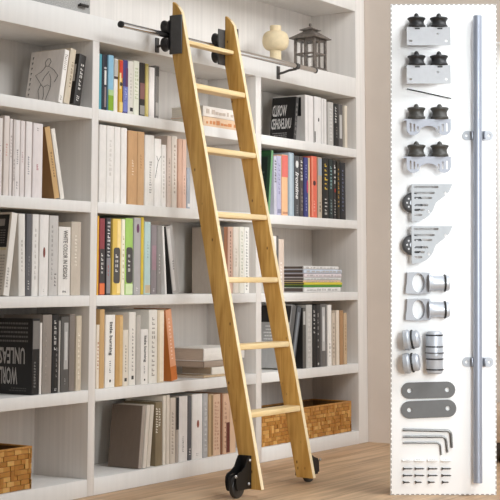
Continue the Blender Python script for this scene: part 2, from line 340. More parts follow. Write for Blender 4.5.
# ---------------------------------------------------------------- books
# cell, pivot x, spine y, shelf z, thickness, depth, height, lean, x offset, spine colour, cover colour, label, decoration
BOOKS = [
  ('A1', -0.1587, 0.0105, 1.4415, 0.0268, 0.165, 0.2052, 0.1712, -0.0268, 'ece7e1', 'ded6cf', 'white leaning book with a line drawing of a figure on its cover', [('m', '8a8078', 0.25, 0.75, 0.62, 0.93, 9), ('m', '8a8078', 0.3, 0.7, 0.05, 0.14, 4), ('drawing',)]),
  ('A1', -0.1194, 0.0105, 1.4415, 0.0334, 0.17, 0.2135, 0.1712, -0.0334, 'cdbfa9', None, 'beige leaning book behind the white line-drawing book', [('m', '9a8a76', 0.5, 0.8, 0.3, 0.8, 8)]),
  ('A1', -0.0586, 0.009, 1.4415, 0.0406, 0.13, 0.1972, 0.1712, -0.0406, '2b2826', None, 'black book with white lettering leaning on the upright in the top left cell', [('m', 'd8d4cf', 0.35, 0.75, 0.3, 0.85, 7), ('m', 'd8d4cf', 0.3, 0.7, 0.08, 0.2, 3), ('f', 'cfcac4', 0.05, 0.45, 0.45, 0.8)]),
  ('A2', -0.5046, 0.0105, 1.086, 0.0303, 0.19, 0.2709, 0, 0, 'ddd6d1', None, 'pale volume cut by the left frame edge on the second shelf', [('m', 'a89c98', 0.4, 0.6, 0.3, 0.7, 6)]),
  ('A2', -0.4621, 0.015, 1.086, 0.0276, 0.19, 0.2822, 0, 0, 'dbd0c9', None, 'tall pinkish-white volume with a round spine, first whole one at the far left', [('m', 'd09a8c', 0.35, 0.65, 0.5, 0.66, 5)]),
  ('A2', -0.4333, 0.015, 1.086, 0.0149, 0.19, 0.2736, 0, 0, 'e0d8d4', None, 'thin white volume right of the tall round-spined one', [('m', 'b7aca8', 0.3, 0.7, 0.5, 0.8, 7)]),
  ('A2', -0.4178, 0.0105, 1.086, 0.0074, 0.19, 0.2725, 0, 0, 'd9d0cc', None, 'narrowest white volume of the pale row on the second shelf', [('m', 'b7aca8', 0.3, 0.7, 0.2, 0.5, 6)]),
  ('A2', -0.4093, 0.0105, 1.086, 0.025, 0.19, 0.2718, 0, 0, 'e2dbd8', None, 'white volume with dark vertical lettering, fourth whole one from the left', [('m', '6d6468', 0.35, 0.6, 0.42, 0.62, 7), ('m', '9a9094', 0.35, 0.6, 0.1, 0.2, 3)]),
  ('A2', -0.3837, 0.009, 1.086, 0.0229, 0.19, 0.2711, 0, 0, 'ded5d2', None, 'white volume with faint pinkish lettering between two lettered volumes', [('m', 'c09aa0', 0.35, 0.6, 0.45, 0.6, 5)]),
  ('A2', -0.3506, 0.0135, 1.086, 0.0329, 0.19, 0.272, 0, 0, 'e3dcd9', None, 'white volume with slate-blue lettering left of the widest pale volume', [('m', '6a6a78', 0.35, 0.6, 0.3, 0.55, 8)]),
  ('A2', -0.3171, 0.009, 1.086, 0.0525, 0.19, 0.269, 0, 0, 'e1d8d6', None, 'widest pinkish-white volume at the right end of the pale row', [('m', 'b04a58', 0.38, 0.58, 0.37, 0.46, 4), ('m', '9a9090', 0.38, 0.58, 0.9, 0.95, 2)]),
  ('A2', -0.1917, 0.015, 1.086, 0.0312, 0.17, 0.2659, -0.2317, 0, 'c39f6d', '8a6538', 'tan book leaning left against the pale row', [('m', '6d5030', 0.45, 0.7, 0.3, 0.66, 9)]),
  ('A2', -0.1576, 0.0135, 1.086, 0.0236, 0.17, 0.2622, -0.2317, 0, 'e3ddd3', None, 'cream book leaning left on the tan book', []),
  ('A3', -0.4232, 0.0135, 0.7348, 0.0314, 0.2, 0.293, 0.1251, -0.0314, 'e2ddd6', 'cfc4b6', 'white-spined magazine with a black and beige cover leaning right', [('m', '8a847e', 0.3, 0.6, 0.1, 0.35, 7), ('f', '1d1b1a', 0.02, 1, 0.58, 0.985), ('f', '8f8a85', 0.12, 0.8, 0.84, 0.93), ('fm', '6c6864', 0.1, 0.9, 0.62, 0.8, 6), ('f', 'cfc29a', 0.02, 1, 0.545, 0.575), ('fm', 'a89d90', 0.05, 0.95, 0.06, 0.5, 12)]),
  ('A3', -0.3789, 0.009, 0.7348, 0.0348, 0.19, 0.2899, -0.0284, 0, 'dedad4', None, 'white volume between the leaning magazine and the dark grey spine', [('m', 'c2bdb6', 0.4, 0.6, 0.3, 0.7, 8)]),
  ('A3', -0.3434, 0.009, 0.7348, 0.029, 0.19, 0.2916, 0, 0, '5d5c5f', None, 'dark grey book between white volumes on the third shelf', [('m', 'd8d4d0', 0.35, 0.6, 0.08, 0.2, 4), ('m', '908e90', 0.4, 0.6, 0.25, 0.5, 6)]),
  ('A3', -0.3073, 0.0135, 0.7348, 0.0341, 0.19, 0.2915, 0, 0, 'e3dfda', None, 'white volume touching the dark grey spine on its right', [('m', 'cbc6c0', 0.4, 0.6, 0.2, 0.85, 10)]),
  ('A3', -0.2726, 0.009, 0.7348, 0.0483, 0.19, 0.2911, 0, 0, 'e5e1dd', None, 'wide white volume with a small red-brown figure on the spine', [('o', '7a3b30', 0.38, 0.6, 0.47, 0.6), ('m', 'bdb8b2', 0.45, 0.55, 0.05, 0.1, 2)]),
  ('A3', -0.221, 0.009, 0.7348, 0.05, 0.19, 0.2903, 0, 0, 'c4c0bc', None, 'light grey volume left of the shorter white design book', [('m', 'a5a19e', 0.25, 0.4, 0.2, 0.9, 12), ('m', '6a6866', 0.6, 0.8, 0.12, 0.3, 4)]),
  ('A3', -0.1654, 0.012, 0.7348, 0.0673, 0.17, 0.2515, 0, 0, 'e4dfd9', None, 'white book lettered WHITE COLOR IN DESIGN', [('t', 'WHITE COLOR IN DESIGN', '5d5855', 0.36, 0.72, 0.24, 0.95, 'down', 0), ('m', '2b2928', 0.36, 0.7, 0.045, 0.075, 3)]),
  ('A3', -0.0967, 0.0105, 0.7348, 0.056, 0.19, 0.272, 0, 0, 'c3b7a8', None, 'beige book with pale vertical lettering beside the white design book', [('m', 'e6ded2', 0.35, 0.6, 0.4, 0.84, 9)]),
  ('A4', -0.3012, 0.012, 0.3861, 0.0408, 0.2, 0.2677, 0, 0, '191818', '161515', 'thick black book with inverted grey lettering over its broad cover', [('f', '141313', 0.0, 1, 0, 1), ('ft', 'UNLEASHED', 'b5b1ae', 0.16, 1.12, 0.4, 0.62, 'rot'), ('ft', 'WORLD', 'b5b1ae', 0.33, 0.86, 0.13, 0.36, 'rot'), ('fm', '6c6a69', 0.1, 0.95, 0.68, 0.97, 5), ('fm', '504e4d', 0.12, 0.6, 0.04, 0.1, 2), ('m', '8c8986', 0.3, 0.55, 0.1, 0.45, 9), ('b', '77736f', 0.1, 0.95, 0.6, 0.97)]),
  ('A4', -0.2553, 0.015, 0.3861, 0.0118, 0.17, 0.2528, 0, 0, 'e4ded7', None, 'thin white book pressed to the thick black book', []),
  ('A4', -0.2424, 0.0135, 0.3861, 0.0508, 0.19, 0.2806, 0, 0, '8e857d', None, 'plain warm grey book beside a thin white one', [('m', 'a39a91', 0.3, 0.4, 0.1, 0.9, 10)]),
  ('A4', -0.191, 0.012, 0.3861, 0.0338, 0.19, 0.2798, 0, 0, '1f1e1e', None, 'black book with white marks near its top, left cell of the fourth shelf', [('m', 'd0ccc8', 0.25, 0.6, 0.55, 0.95, 6), ('m', '9a9794', 0.6, 0.75, 0.2, 0.6, 6), ('m', 'd0ccc8', 0.4, 0.75, 0.03, 0.06, 2)]),
  ('A4', -0.1565, 0.0105, 0.3861, 0.0073, 0.16, 0.2577, 0, 0, 'bdb8b2', None, 'very thin pale book between black and dark grey books', []),
  ('A4', -0.1438, 0.012, 0.3861, 0.0446, 0.19, 0.2715, 0, 0, '575451', None, 'dark grey book with a pale blurred stripe down the spine', [('b', 'a9a6a3', 0.35, 0.85, 0.3, 0.92), ('b', 'c4c1be', 0.48, 0.72, 0.42, 0.8), ('m', '9a9794', 0.45, 0.6, 0.1, 0.2, 3)]),
  ('A4', -0.0976, 0.012, 0.3861, 0.0333, 0.19, 0.2797, 0, 0, '7b726b', None, 'brown-grey book beside the blurred-stripe book', []),
  ('A4', -0.0603, 0.0105, 0.3861, 0.0308, 0.19, 0.2735, 0, 0, 'c9bba6', None, 'slim beige book with pale lettering, last on the left cell of the fourth shelf', [('m', 'e8dfd0', 0.35, 0.65, 0.15, 0.8, 9)]),
  ('B1', 0.0579, 0.015, 1.4415, 0.017, 0.19, 0.2174, 0, 0, '4f9aa8', None, 'thin teal book first in the top middle row', []),
  ('B1', 0.0755, 0.0135, 1.4415, 0.0305, 0.19, 0.2172, 0, 0, '20222e', None, 'dark navy book with a white title strip beside the teal one', [('b', 'dedcd8', 0.4, 0.75, 0.46, 0.72), ('o', 'b9b7b8', 0.3, 0.8, 0.74, 0.78), ('b', '8e8080', 0.42, 0.75, 0.06, 0.42)]),
  ('B1', 0.1066, 0.009, 1.4415, 0.0333, 0.19, 0.219, 0, 0, '86b4cc', None, 'book with a sky-blue top and grass-green foot', [('b', '7fa32a', 0.03, 0.97, 0.01, 0.28), ('b', 'a9c58a', 0.03, 0.97, 0.28, 0.38)]),
  ('B1', 0.1487, 0.015, 1.4415, 0.0249, 0.19, 0.2102, 0, 0, 'e5ded6', None, 'white and grey narrow book left of the red and yellow one', [('b', 'b8b2aa', 0.05, 0.95, 0.68, 0.98), ('b', '4a3c38', 0.05, 0.95, 0.62, 0.67)]),
  ('B1', 0.1743, 0.009, 1.4415, 0.022, 0.19, 0.2084, 0, 0, 'd8aa3a', None, 'red-topped yellow book with a black blot', [('b', 'c23b22', 0.03, 0.97, 0.66, 0.99), ('b', 'e8cf96', 0.03, 0.5, 0.45, 0.75), ('o', '26201c', 0.1, 0.8, 0.5, 0.58), ('b', 'e2c77c', 0.03, 0.97, 0.02, 0.2)]),
  ('B1', 0.1975, 0.009, 1.4415, 0.0317, 0.19, 0.2113, 0, 0, '3d3672', None, 'purple and blue book with a pale title in the top middle row', [('b', '5a2f58', 0.5, 0.97, 0.5, 0.85), ('b', '6f78b8', 0.05, 0.95, 0.03, 0.5), ('m', 'd6d8ea', 0.35, 0.7, 0.2, 0.48, 6)]),
  ('B1', 0.2381, 0.015, 1.4415, 0.0359, 0.19, 0.2129, 0, 0, 'd6d1c6', None, 'pale grey-white book with a small black patch at its foot', [('b', '2a2725', 0.35, 0.85, 0.06, 0.13), ('m', 'b5afa3', 0.4, 0.6, 0.3, 0.8, 8)]),
  ('B1', 0.2753, 0.015, 1.4415, 0.035, 0.19, 0.2184, 0, 0, 'e6e6d6', None, 'cream-white book with faint green print left of the black-brown one', [('m', 'c2c8a4', 0.2, 0.8, 0.3, 0.9, 9)]),
  ('B1', 0.3116, 0.015, 1.4415, 0.0367, 0.19, 0.2159, 0, 0, '2a2522', None, 'black-brown book with a pinkish picture on the spine', [('b', '8a5f5a', 0.1, 0.9, 0.32, 0.62), ('b', '9c9892', 0.1, 0.9, 0.03, 0.2)]),
  ('B1', 0.3489, 0.0135, 1.4415, 0.0212, 0.19, 0.2154, 0, 0, 'c9b668', None, 'olive-yellow book beside the black-brown one', [('b', 'ddd08f', 0.3, 0.7, 0.05, 0.95)]),
  ('B1', 0.3749, 0.015, 1.4415, 0.0374, 0.17, 0.2052, 0, 0, 'efe9e6', None, 'plain white shorter book beside the olive-yellow one', []),
  ('B1', 0.4142, 0.0135, 1.4415, 0.0256, 0.19, 0.2158, 0, 0, '75706c', None, 'dark grey book last in the upright top middle row', [('b', '3d3a38', 0.1, 0.9, 0.8, 0.98), ('b', 'a8a39e', 0.1, 0.9, 0.05, 0.3)]),
  ('B2', 0.0581, 0.009, 1.086, 0.0423, 0.19, 0.2977, 0, 0, 'e2ddd8', None, 'first of four plain white volumes, touching the left upright', []),
  ('B2', 0.1035, 0.0105, 1.086, 0.046, 0.19, 0.2982, 0, 0, 'e2ddd8', None, 'second of four plain white volumes, with faint embossed letters', [('m', 'cfc9c3', 0.4, 0.65, 0.35, 0.85, 8)]),
  ('B2', 0.1544, 0.0135, 1.086, 0.0379, 0.19, 0.2987, 0, 0, 'e2ddd8', None, 'third of four plain white volumes, counted from the left upright', []),
  ('B2', 0.1929, 0.0105, 1.086, 0.0371, 0.19, 0.2979, 0, 0, 'e4dfda', None, 'last of four plain white volumes, beside the tan ones', []),
  ('B2', 0.2415, 0.0135, 1.086, 0.0588, 0.19, 0.2916, 0, 0, 'c69c70', None, 'wider tan book beside the four white volumes', [('m', 'e8d6bd', 0.4, 0.6, 0.4, 0.62, 6)]),
  ('B2', 0.3022, 0.0135, 1.086, 0.0435, 0.19, 0.2922, 0, 0, 'c79f74', None, 'narrower tan book right of the wider tan one', [('m', 'b08860', 0.4, 0.6, 0.5, 0.7, 5)]),
  ('B2', 0.3478, 0.012, 1.086, 0.0607, 0.19, 0.2831, 0, 0, 'e6e2dd', None, 'white book with spaced grey vertical lettering beside the tan pair', [('m', '8d8780', 0.5, 0.72, 0.18, 0.64, 13)]),
  ('B2', 0.4145, 0.015, 1.086, 0.0456, 0.18, 0.2736, 0, 0, 'e8e4e0', None, 'white book with a black twig drawn on the spine', [('twig',)]),
  ('B2', 0.4607, 0.0135, 1.086, 0.0314, 0.16, 0.2522, 0, 0, 'e7e3de', None, 'short white book right of the twig book', [('m', 'c3bdb7', 0.35, 0.6, 0.15, 0.85, 11)]),
  ('B2', 0.4928, 0.009, 1.086, 0.028, 0.19, 0.2912, 0, 0, 'd9c8bd', None, 'pinkish-beige book beside the short white one', [('m', 'a8968a', 0.4, 0.6, 0.3, 0.7, 8)]),
  ('B2', 0.531, 0.015, 1.086, 0.0381, 0.19, 0.2933, 0, 0, 'ddd3c8', None, 'light beige book with fine print between two pinkish ones', [('m', 'b09a88', 0.45, 0.65, 0.2, 0.9, 12)]),
  ('B2', 0.5697, 0.009, 1.086, 0.0262, 0.19, 0.2851, 0, 0, 'd2ab95', None, 'salmon-pink book left of its paler twin near the ladder', []),
  ('B2', 0.6008, 0.0105, 1.086, 0.0282, 0.19, 0.2856, 0, 0, 'ddb9a6', None, 'pale pink book nearest the ladder on the second shelf', [('m', 'c09480', 0.4, 0.6, 0.2, 0.5, 6)]),
  ('B2', 0.6344, 0.012, 1.086, 0.0242, 0.15, 0.1695, 0, 0, 'aab0ba', None, 'thin grey-blue book partly hidden behind the ladder', [('b', 'e8e6e4', 0.2, 0.8, 0.04, 0.12)]),
  ('B3', 0.0581, 0.0135, 0.7348, 0.0101, 0.19, 0.2993, 0, 0, 'e0a93e', None, 'very thin orange-yellow book touching the upright', []),
  ('B3', 0.0689, 0.0105, 0.7348, 0.0312, 0.19, 0.2901, 0, 0, '8c3d44', None, 'red book with a dark centre band and orange foot', [('b', '3f3b3b', 0.05, 0.97, 0.16, 0.6), ('m', 'd8d4d0', 0.3, 0.7, 0.28, 0.56, 5), ('b', 'df7444', 0.05, 0.97, 0.01, 0.15)]),
  ('B3', 0.1066, 0.009, 0.7348, 0.0285, 0.19, 0.2937, 0, 0, '3b3a3c', None, 'black book with white lettering in its upper half, beside the red book', [('m', 'e6e4e2', 0.25, 0.75, 0.5, 0.97, 10), ('b', '8a8789', 0.1, 0.9, 0.02, 0.48), ('m', 'b0494c', 0.35, 0.55, 0.25, 0.4, 3)]),
  ('B3', 0.1486, 0.012, 0.7348, 0.0505, 0.19, 0.2918, 0, 0, 'dcb95c', None, 'yellow book with a rounded dark band', [('b', 'f0d692', 0.55, 0.97, 0.02, 0.98), ('pill', '4b4847', 0.12, 0.9, 0.15, 0.62), ('m', 'd8d4d0', 0.35, 0.65, 0.3, 0.55, 4)]),
  ('B3', 0.1998, 0.009, 0.7348, 0.023, 0.19, 0.2915, 0, 0, 'ece6cf', None, 'cream thin book between two banded books', [('m', 'c9b98a', 0.35, 0.65, 0.2, 0.8, 8)]),
  ('B3', 0.2246, 0.009, 0.7348, 0.0473, 0.19, 0.296, 0, 0, 'a4cc68', None, 'green book with a rounded dark band', [('b', 'd8e8b8', 0.05, 0.97, 0.01, 0.14), ('pill', '4b4847', 0.1, 0.92, 0.15, 0.62), ('m', 'd8d4d0', 0.35, 0.65, 0.3, 0.55, 4)]),
  ('B3', 0.2801, 0.0105, 0.7348, 0.0448, 0.19, 0.3011, 0, 0, 'b1adad', None, 'grey book with a dark purple emblem near the top', [('o', '6a3a5c', 0.35, 0.7, 0.8, 0.92), ('m', 'e8e6e4', 0.35, 0.6, 0.05, 0.1, 2)]),
  ('B3', 0.3288, 0.012, 0.7348, 0.0175, 0.19, 0.3048, 0, 0, 'd8bc40', None, 'thin bright yellow book beside the grey emblem book', []),
  ('B3', 0.3469, 0.009, 0.7348, 0.04, 0.19, 0.2867, 0, 0, 'b9d2d0', None, 'pale teal book with a cream patch at the foot', [('b', 'c9b899', 0.1, 0.9, 0.02, 0.13), ('m', '8fa8a8', 0.45, 0.6, 0.5, 0.75, 6)]),
  ('B3', 0.3902, 0.009, 0.7348, 0.037, 0.19, 0.2762, 0, 0, '8d8487', None, 'mauve-grey book beside the pale teal one', [('b', 'a3858f', 0.15, 0.85, 0.35, 0.7), ('m', 'd0cccc', 0.35, 0.6, 0.04, 0.1, 2)]),
  ('B3', 0.4351, 0.0135, 0.7348, 0.0321, 0.19, 0.276, 0, 0, '8a8683', None, 'grey book just left of the leaning thin white one', [('m', 'c8c4c2', 0.4, 0.6, 0.3, 0.6, 6)]),
  ('B3', 0.4914, 0.0135, 0.7348, 0.0124, 0.17, 0.2741, -0.0847, 0, 'e6e2de', None, 'thin white book leaning left beside a grey upright one', []),
  ('B3', 0.5354, 0.0105, 0.7348, 0.0471, 0.18, 0.2766, -0.1825, 0, 'aeaaa7', '242322', 'silver-grey book leaning left at the end of the banded row', [('b', 'cfccc9', 0.15, 0.55, 0.04, 0.96), ('m', '6b6866', 0.45, 0.65, 0.35, 0.5, 4)]),
  ('B3', 0.9034, 0.0105, 0.7348, 0.0305, 0.165, 0.284, 0, 0, '9a6442', 'a89a8d', 'brown book with a broad taupe cover beside the ladder', []),
  ('B3', 0.9362, 0.0105, 0.7348, 0.0385, 0.19, 0.2852, 0, 0, 'dcb7a3', None, 'pale pink ring-marked book next to the brown one', [('m', '8c6a58', 0.4, 0.6, 0.2, 0.95, 14)]),
  ('B3', 0.98, 0.012, 0.7348, 0.0436, 0.19, 0.2866, 0, 0, 'e4dbcf', None, 'plain ivory book between the ladder stiles on the third shelf', [('m', 'cabfb0', 0.4, 0.6, 0.4, 0.7, 6)]),
  ('B3', 1.0254, 0.009, 0.7348, 0.0355, 0.19, 0.2878, 0, 0, 'e5e1d6', None, 'ivory book with green dotted print between the ladder stiles', [('m', '9aa08a', 0.4, 0.6, 0.15, 0.95, 16)]),
  ('B3', 1.07, 0.0135, 0.7348, 0.0399, 0.19, 0.2876, 0, 0, 'e8e5df', None, 'white ring-bound book nearest the right stile of the ladder', [('m', '8f8c88', 0.3, 0.6, 0.05, 0.96, 20)]),
  ('B4', 0.0551, 0.009, 0.3861, 0.0183, 0.15, 0.2377, 0, 0, 'e2d5c4', None, 'short cream book with reddish lettering touching the upright', [('m', 'b57a5a', 0.35, 0.7, 0.3, 0.75, 8)]),
  ('B4', 0.074, 0.009, 0.3861, 0.0292, 0.19, 0.2952, 0, 0, 'c39e6c', None, 'tall tan book second in the fourth middle row', []),
  ('B4', 0.1137, 0.0135, 0.3861, 0.0593, 0.19, 0.2734, 0, 0, 'e6e1da', None, 'white book with a bold black title near its top, left of the tan pair', [('t', 'little burning', '2e2b29', 0.3, 0.7, 0.44, 0.9, 'down', 0), ('m', '6a6663', 0.42, 0.58, 0.2, 0.38, 6), ('o', '2a2826', 0.42, 0.58, 0.07, 0.11)]),
  ('B4', 0.1761, 0.0135, 0.3861, 0.0437, 0.19, 0.2708, 0, 0, 'be965f', None, 'tan book right of the bold-titled white book', [('b', 'd2b07c', 0.55, 0.97, 0.02, 0.98)]),
  ('B4', 0.2221, 0.0135, 0.3861, 0.033, 0.15, 0.214, 0, 0, 'ddd3c4', None, 'short beige book with a small black emblem at its foot', [('b', '3a3734', 0.3, 0.7, 0.08, 0.14), ('m', '9c9284', 0.4, 0.6, 0.25, 0.75, 9)]),
  ('B4', 0.2582, 0.0135, 0.3861, 0.0429, 0.19, 0.2811, 0, 0, 'e2dcd3', None, 'tall off-white book with fine print and a black emblem', [('b', '3a3734', 0.4, 0.7, 0.08, 0.13), ('m', '98918a', 0.45, 0.65, 0.2, 0.8, 12)]),
  ('B4', 0.3017, 0.0105, 0.3861, 0.0268, 0.19, 0.2677, 0, 0, 'b9b2aa', None, 'light grey book between two white ones on the fourth shelf', []),
  ('B4', 0.3291, 0.009, 0.3861, 0.0468, 0.16, 0.2132, 0, 0, 'e6e1db', None, 'short white book with a bold black title', [('t', 'little burning', '35322f', 0.3, 0.72, 0.4, 0.88, 'down', 0), ('m', '6a6663', 0.42, 0.58, 0.2, 0.34, 5), ('o', '2a2826', 0.42, 0.58, 0.06, 0.1)]),
  ('B4', 0.3819, 0.0105, 0.3861, 0.055, 0.19, 0.2878, 0, 0, 'e4dfd6', None, 'tall ivory book with large pale vertical letters', [('m', 'a49d93', 0.35, 0.7, 0.1, 0.92, 13)]),
  ('B4', 0.4436, 0.0135, 0.3861, 0.0413, 0.19, 0.2853, 0, 0, 'd4c2a6', None, 'cream book supporting the leaning orange one', [('b', 'e6d8c2', 0.3, 0.95, 0.02, 0.98)]),
  ('B4', 0.5341, 0.012, 0.3861, 0.0419, 0.19, 0.2881, -0.1597, 0, 'd99a74', 'b56a2c', 'orange book leaning left against the cream one', [('b', 'c06a28', 0.02, 0.98, 0.01, 0.2), ('m', 'f0d0b8', 0.35, 0.6, 0.3, 0.9, 12)]),
  ('B5', 0.3472, 0.015, 0.0624, 0.0228, 0.15, 0.2398, 0.1018, -0.0228, 'a2968b', '6c5d51', 'leaning book with a broad dark taupe cover on the lowest shelf', []),
  ('B5', 0.3733, 0.012, 0.0624, 0.022, 0.15, 0.2404, 0.1018, -0.022, 'd3c8bb', None, 'light beige book leaning on the dark taupe one', []),
  ('B5', 0.4009, 0.0135, 0.0624, 0.0235, 0.15, 0.2403, 0.1018, -0.0235, 'd0c6b8', None, 'second light beige leaning book, left of the olive one', []),
  ('B5', 0.4336, 0.0135, 0.0624, 0.0461, 0.16, 0.2486, 0, 0, '7d6e55', None, 'olive-brown book with white dotted lettering', [('m', 'e8e2d6', 0.05, 0.35, 0.52, 0.92, 10), ('m', 'e8e2d6', 0.45, 0.65, 0.62, 0.92, 7)]),
  ('B5', 0.4836, 0.0135, 0.0624, 0.0186, 0.19, 0.2697, 0, 0, 'd6ccbe', None, 'thin ivory book right of the olive-brown one', []),
  ('B5', 0.5028, 0.0105, 0.0624, 0.0215, 0.19, 0.2717, 0, 0, 'cfc3b5', None, 'narrow beige book beside the thin ivory one on the lowest shelf', []),
  ('B5', 0.5264, 0.0105, 0.0624, 0.0379, 0.19, 0.2584, 0, 0, 'c3b6a8', None, 'beige book with large faint lettering beside a black-topped one', [('m', '93887c', 0.3, 0.6, 0.15, 0.8, 12)]),
  ('B5', 0.5649, 0.009, 0.0624, 0.0177, 0.19, 0.2605, 0, 0, 'a59a90', None, 'narrow grey book with a black upper half', [('b', '1f1e1e', 0.02, 0.98, 0.5, 0.99)]),
  ('B5', 0.5895, 0.012, 0.0624, 0.0587, 0.19, 0.2598, 0, 0, 'e3deda', None, 'white book with small grey letters on the lowest shelf, left of the dark grey one', [('m', '8d8883', 0.4, 0.55, 0.15, 0.4, 8)]),
  ('B5', 0.6538, 0.0135, 0.0624, 0.0252, 0.19, 0.2582, 0, 0, '5b5b5e', None, 'dark grey narrow book between two white ones on the lowest shelf', [('m', 'd8d4d0', 0.3, 0.7, 0.08, 0.2, 3)]),
  ('B5', 0.6796, 0.012, 0.0624, 0.074, 0.19, 0.2615, 0, 0, 'e4dfda', None, 'wide white book with a small brown figure on the lowest shelf', [('o', '8a4a34', 0.45, 0.65, 0.48, 0.6), ('m', 'bdb8b2', 0.4, 0.6, 0.05, 0.1, 2)]),
  ('B5', 0.7542, 0.009, 0.0624, 0.0341, 0.19, 0.2597, 0, 0, 'a8a6a5', None, 'grey marbled book right of the wide white one', [('m', 'c6c4c2', 0.3, 0.7, 0.1, 0.9, 10)]),
  ('B5', 0.7969, 0.012, 0.0624, 0.0321, 0.19, 0.2547, 0, 0, 'b39773', None, 'tan book beside the grey marbled one on the lowest shelf', [('b', '8d7452', 0.6, 0.98, 0.02, 0.98)]),
  ('B5', 0.8334, 0.0135, 0.0624, 0.054, 0.19, 0.2516, 0, 0, 'cfae93', None, 'peach book with mottled print on the lowest shelf', [('m', 'b8907a', 0.2, 0.8, 0.1, 0.9, 14)]),
  ('B5', 0.8903, 0.0135, 0.0624, 0.0134, 0.19, 0.2533, 0, 0, '7e5034', None, 'thin brown book between two peach ones near the ladder', []),
  ('B5', 0.9044, 0.0105, 0.0624, 0.0477, 0.19, 0.2494, 0, 0, 'cda88c', None, 'peach book with a dark red lower block', [('b', '5c241c', 0.45, 0.97, 0.02, 0.52), ('m', 'a8806a', 0.2, 0.5, 0.1, 0.9, 10)]),
  ('B5', 0.9573, 0.012, 0.0624, 0.0443, 0.19, 0.246, 0, 0, 'd3b294', None, 'pale peach book partly behind the left ladder stile', []),
  ('C1', 1.5017, 0.0105, 1.4415, 0.0245, 0.132, 0.2047, 0.1318, -0.0245, '3b3a39', '141313', 'black book with mirrored white title letters on its broad cover', [('f', '121111', 0.0, 1, 0, 1), ('ft', 'WORLD', 'd2cfcc', 0.36, 0.95, 0.55, 0.82, 'mir'), ('ft', 'UNLEASHED', 'd2cfcc', 0.14, 0.97, 0.25, 0.5, 'mir'), ('fm', '8d8a88', 0.3, 0.97, 0.04, 0.18, 3), ('m', '8e8a86', 0.3, 0.7, 0.1, 0.9, 7)]),
  ('C1', 1.5802, 0.009, 1.4415, 0.0757, 0.18, 0.223, 0, 0, 'e3dedb', 'c9c4bf', 'thick white book with a black and white cover behind the mirrored-title one', [('f', '191818', 0.1, 1, 0.55, 0.96), ('f', 'b8b4b0', 0.25, 0.75, 0.84, 0.93), ('b', 'c9c5c1', 0.32, 0.4, 0.02, 0.98)]),
  ('C1', 1.6715, 0.0105, 1.4415, 0.0641, 0.19, 0.2247, 0, 0, 'e2dedb', None, 'white book with a small black mark, centre of the top right row', [('o', '2c2927', 0.5, 0.66, 0.47, 0.55), ('b', '3a3836', 0.02, 0.12, 0.02, 0.25)]),
  ('C1', 1.741, 0.012, 1.4415, 0.0488, 0.19, 0.2226, 0, 0, 'dedad7', None, 'plain white book right of the one with a black mark', [('b', 'c6c2be', 0.3, 0.5, 0.02, 0.98)]),
  ('C1', 1.7987, 0.0105, 1.4415, 0.0544, 0.19, 0.2122, 0, 0, 'b9b5b0', None, 'light grey book in the top right row left of the black one', [('m', 'd6d3cf', 0.3, 0.7, 0.1, 0.9, 10)]),
  ('C1', 1.857, 0.0105, 1.4415, 0.0432, 0.19, 0.2098, 0, 0, '1d1c1c', None, 'black book with white marks in the top right row', [('m', 'cfccc8', 0.25, 0.6, 0.55, 0.95, 6), ('m', '888582', 0.5, 0.7, 0.2, 0.5, 4)]),
  ('C1', 1.9084, 0.0135, 1.4415, 0.0428, 0.19, 0.2133, 0, 0, '5b5755', None, 'grey book with a pale smudge in the top right row', [('b', 'b9b6b2', 0.2, 0.75, 0.2, 0.75)]),
  ('C1', 1.9666, 0.012, 1.4415, 0.0282, 0.19, 0.2104, 0, 0, 'd6cbba', None, 'thin cream book last in the top right row', []),
  ('C2', 1.2722, 0.0105, 1.086, 0.0193, 0.15, 0.2923, 0.1098, -0.0193, '6a9a6c', '1f3d27', 'tall dark green book with a light green edge leaning right', [('f', '1c2a22', 0.08, 0.8, 0.04, 0.9), ('f', '22502c', 0.0, 1, 0.92, 1.0), ('fm', '44524a', 0.2, 0.7, 0.3, 0.7, 5)]),
  ('C2', 1.3089, 0.0105, 1.086, 0.0239, 0.19, 0.2675, 0, 0, 'c3c0cc', None, 'thin lavender book with a black title beside the green one', [('m', '3c3a44', 0.25, 0.75, 0.55, 0.95, 8)]),
  ('C2', 1.3368, 0.012, 1.086, 0.0361, 0.19, 0.271, 0, 0, 'b5b2cc', None, 'lavender book left of the salmon and cream one', [('m', '8d8aa8', 0.35, 0.65, 0.35, 0.9, 7), ('b', '8a88a0', 0.1, 0.9, 0.03, 0.1)]),
  ('C2', 1.3758, 0.0105, 1.086, 0.0522, 0.19, 0.279, 0, 0, 'ecb88c', None, 'book with a salmon top and peach lower part', [('b', 'dd7168', 0.02, 0.98, 0.63, 0.99), ('b', 'c08a6a', 0.1, 0.9, 0.02, 0.06)]),
  ('C2', 1.4374, 0.012, 1.086, 0.0477, 0.19, 0.2927, 0, 0, '9fb0bc', None, 'tall pale blue-grey book beside the salmon one', [('b', 'b9c6ce', 0.2, 0.6, 0.02, 0.98)]),
  ('C2', 1.4927, 0.015, 1.086, 0.0456, 0.19, 0.2828, 0, 0, '4a4a4c', None, 'charcoal book with white slanted script and a round white spot', [('o', 'e6e4e2', 0.25, 0.75, 0.8, 0.92), ('t', 'Irontine', 'ecebe9', 0.18, 0.8, 0.28, 0.72, 'down', 0.3), ('m', '9a9898', 0.4, 0.6, 0.05, 0.2, 4)]),
  ('C2', 1.5394, 0.0135, 1.086, 0.0325, 0.19, 0.2833, 0, 0, '4c4442', None, 'dark brown book with white capitals beside the charcoal one', [('m', 'e4e0dc', 0.25, 0.7, 0.6, 0.95, 6), ('m', 'a89c98', 0.4, 0.65, 0.1, 0.5, 6)]),
